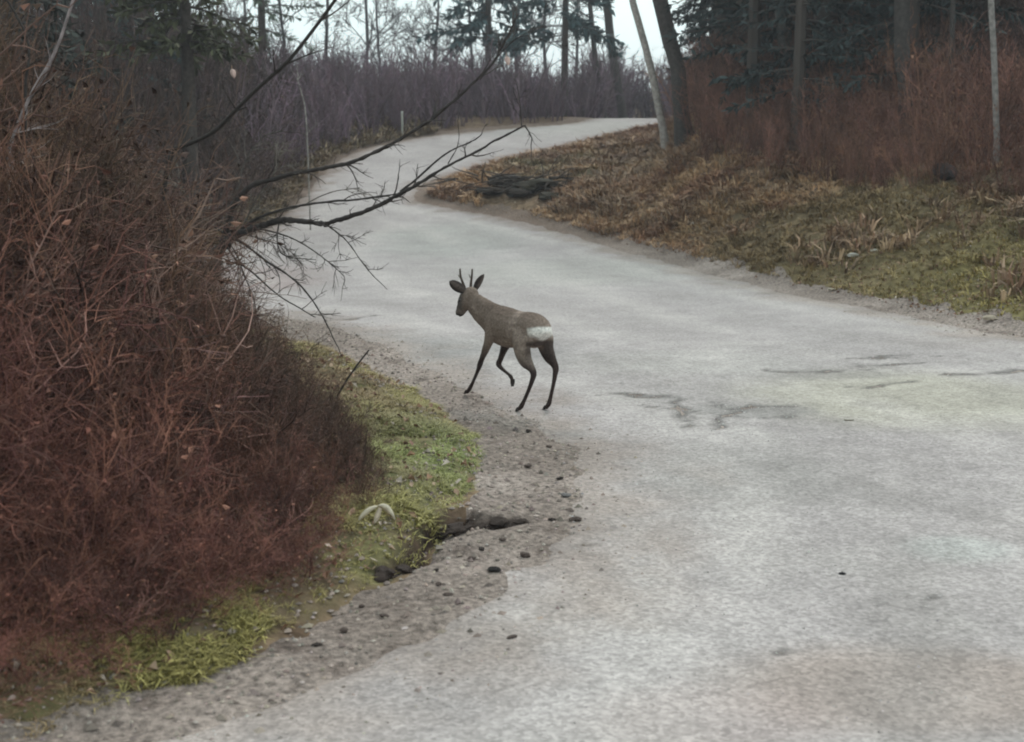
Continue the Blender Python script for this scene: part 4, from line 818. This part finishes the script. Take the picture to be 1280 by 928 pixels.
# relief of a winter coat
dis = .0022 * fbm(f_ * 28, z_ * 60 + l_ * 40, 3, 3) + .0012 * fbm(f_ * 90, z_ * 90 + l_ * 90, 9, 2); dis *= sst(.35, .55, z_)
co2 = co + no * dis[:, None].astype(np.float32); body.vertices.foreach_set('co', co2.ravel())
fur = np.tile(c3(.210, .160, .133), (nv, 1)); nn = fbm(f_ * 7, z_ * 9 + l_ * 5, 12, 4)
fur = lerp(fur, c3(.13, .095, .078), sst(.70, .80, z_ + .02 * nn) * (1 - sst(.45, .85, f_))); fur = lerp(fur, c3(.31, .245, .21), sst(-.1, .5, nn) * .7)
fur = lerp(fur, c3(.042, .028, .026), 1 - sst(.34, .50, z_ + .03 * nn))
fur = lerp(fur, c3(.05, .034, .03), (1 - sst(-.055, -.01, l_)) * (1 - sst(.44, .56, z_)) )  # shade on the far-side legs, painted into the fur
fur = lerp(fur, c3(.10, .085, .078), sst(.84, .93, f_) * sst(.6, .8, z_)); fur = lerp(fur, c3(.018, .014, .014), sst(.60, .62, f_) * (1 - sst(.68, .70, z_)) * sst(.90, .94, f_))
back = sst(-.25, .1, -no[:, 0] - .0)
zt = .690 - 1.6 * l_ ** 2; zl_ = .598 + 2.2 * l_ ** 2 - .012 * np.cos(l_ * 40)
rp = np.exp(-(((np.abs(l_)) / .115) ** 6)) * sst(-.065, -.10, f_ + .012 * nn) * sst(zl_ - .03, zl_ + .02, z_ + .012 * nn) * (1 - sst(zt - .012, zt + .010, z_ + .012 * nn))
fur = lerp(fur, c3(.76, .72, .68), np.clip(rp * 1.4, 0, 1))
th = sst(-.06, -.10, f_) * (1 - sst(.56, .59, z_)) * sst(.40, .5, z_); fur = lerp(fur, c3(.055, .04, .036), th * .85)  # shadow between the thighs under the rump patch, painted as dark fur
a = body.color_attributes.new('Col', 'FLOAT_COLOR', 'POINT'); a.data.foreach_set('color', np.hstack([fur, np.ones((nv, 1))]).astype(np.float32).ravel())
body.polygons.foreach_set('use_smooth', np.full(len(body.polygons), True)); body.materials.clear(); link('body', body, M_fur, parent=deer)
def ear(base, tip, wd, nrm, name='ear'):
    base, tip, nrm = np.array(base), np.array(tip), norm(np.array(nrm)); d = tip - base; s = norm(np.cross(d, nrm)); n = 9; V = []; C = []; m = 7
    for i in range(n):
        t = i / (n - 1); ww = wd * (sin(pi * (t * .86 + .10)) ** .75 if t < 1 else .0); 
        for j in range(m):
            u = (j / (m - 1)) * 2 - 1; V.append(base + d * t + s * ww * u + nrm * ww * .75 * (u * u - .5)); C.append((.035, .026, .024) if abs(u) > .6 else (.085, .065, .058))
    i = np.arange(n-1)[:, None]*m + np.arange(m-1); Q = np.stack([i, i+1, i+1+m, i+m], -1).reshape(-1, 4)
    o = link(name, make_mesh(name, V, Q, C), M_fur, parent=deer); so_ = o.modifiers.new('t', 'SOLIDIFY'); so_.thickness = .007; so_.offset = 0; return o
ear((.890, .050, .875), (.955, .165, .965), .040, (.75, -.1, .1)); ear((.872, -.030, .875), (.850, -.112, 1.018), .045, (.65, .35, .2))
def antler(pts, br_, seed):
    b = TB(); P = smooth3(pts, 2); rr = random.Random(seed); b.tube(P, np.linspace(.0125, .006, len(P)) * (1 + .18 * np.array([rr.random() for _ in P])), (.075, .055, .045), k=8)
    for p0, p1 in br_: P2 = smooth3([p0, (np.array(p0) + p1) / 2 + [0.004, 0, -.004], p1], 1); b.tube(P2, np.linspace(.0065, .003, len(P2)), (.12, .10, .085), k=6)
    for q in [0]: b.tube([np.array(pts[0]) - [0, 0, .006], np.array(pts[0]), np.array(pts[0]) + [0, 0, .010]], [.012, .0155, .011], (.06, .045, .038), k=9)
    return link('antler', b.mesh('antler'), M_fur, parent=deer)
antler([(.905, .030, .870), (.935, .042, .94), (.955, .056, 1.0), (.962, .055, 1.065)], [((.947, .050, .98), (.985, .058, 1.012))], 1)
antler([(.898, -.012, .872), (.915, -.022, .94), (.918, -.036, 1.0), (.916, -.038, 1.06)], [((.917, -.03, .98), (.955, -.03, 1.012))], 2)
def ell(name, c, r, col, mat, rot=None):
    bm = bmesh.new(); bmesh.ops.create_icosphere(bm, subdivisions=2, radius=1); V = np.array([v.co[:] for v in bm.verts]) * np.array(r) + np.array(c); T = np.array([[v.index for v in f.verts] for f in bm.faces]); bm.free()
    return link(name, make_mesh(name, V, T, np.tile(np.array(col), (len(V), 1))), mat, parent=deer)
M_wet = mat_attr('wet_dark', .15, .6)
ell('eye', (.925, .086, .796), (.012, .008, .011), (.01, .008, .008), M_wet); ell('eye', (.950, -.018, .800), (.012, .008, .011), (.01, .008, .008), M_wet)
ell('nose', (.985, .066, .682), (.013, .020, .013), (.015, .012, .012), M_wet)
def hoof(c, fw, name='hoof'):
    c = np.array(c); fw = norm(np.array(fw)); b = TB()
    for s in (-1, 1): b.tube([c + [0, s * .008, .022], c + fw * .012 + [0, s * .009, .010], c + fw * .036 + [0, s * .007, -.010 if fw[2] > -.1 else -.002]], [.012, .0125, .005], (.015, .012, .012), k=7)
    link(name, b.mesh(name), M_wet, parent=deer)
hoof((.905, .027, .006), (1, 0, 0)); hoof((.028, .11, .006), (1, 0, 0)); hoof((-.038, -.11, .006), (1, 0, 0)); hoof((.372, -.072, .170), (.1, 0, -1))

# ------------------------------------------------------------------ haze
HAZE = 0.0013
if HAZE:
    bm = bmesh.new(); bmesh.ops.create_cube(bm, size=1); me = bpy.data.meshes.new('haze'); bm.to_mesh(me); bm.free()
    m = bpy.data.materials.new('haze'); m.use_nodes = True; t = m.node_tree; t.nodes.clear(); o_ = t.nodes.new('ShaderNodeOutputMaterial'); v_ = t.nodes.new('ShaderNodeVolumePrincipled')
    v_.inputs['Color'].default_value = (.9, .92, 1, 1); v_.inputs['Density'].default_value = HAZE; t.links.new(v_.outputs[0], o_.inputs['Volume'])
    o = link('haze', me, m, kind='stuff'); o.scale = (1500, 1700, 60); o.location = (0, 400, 20)
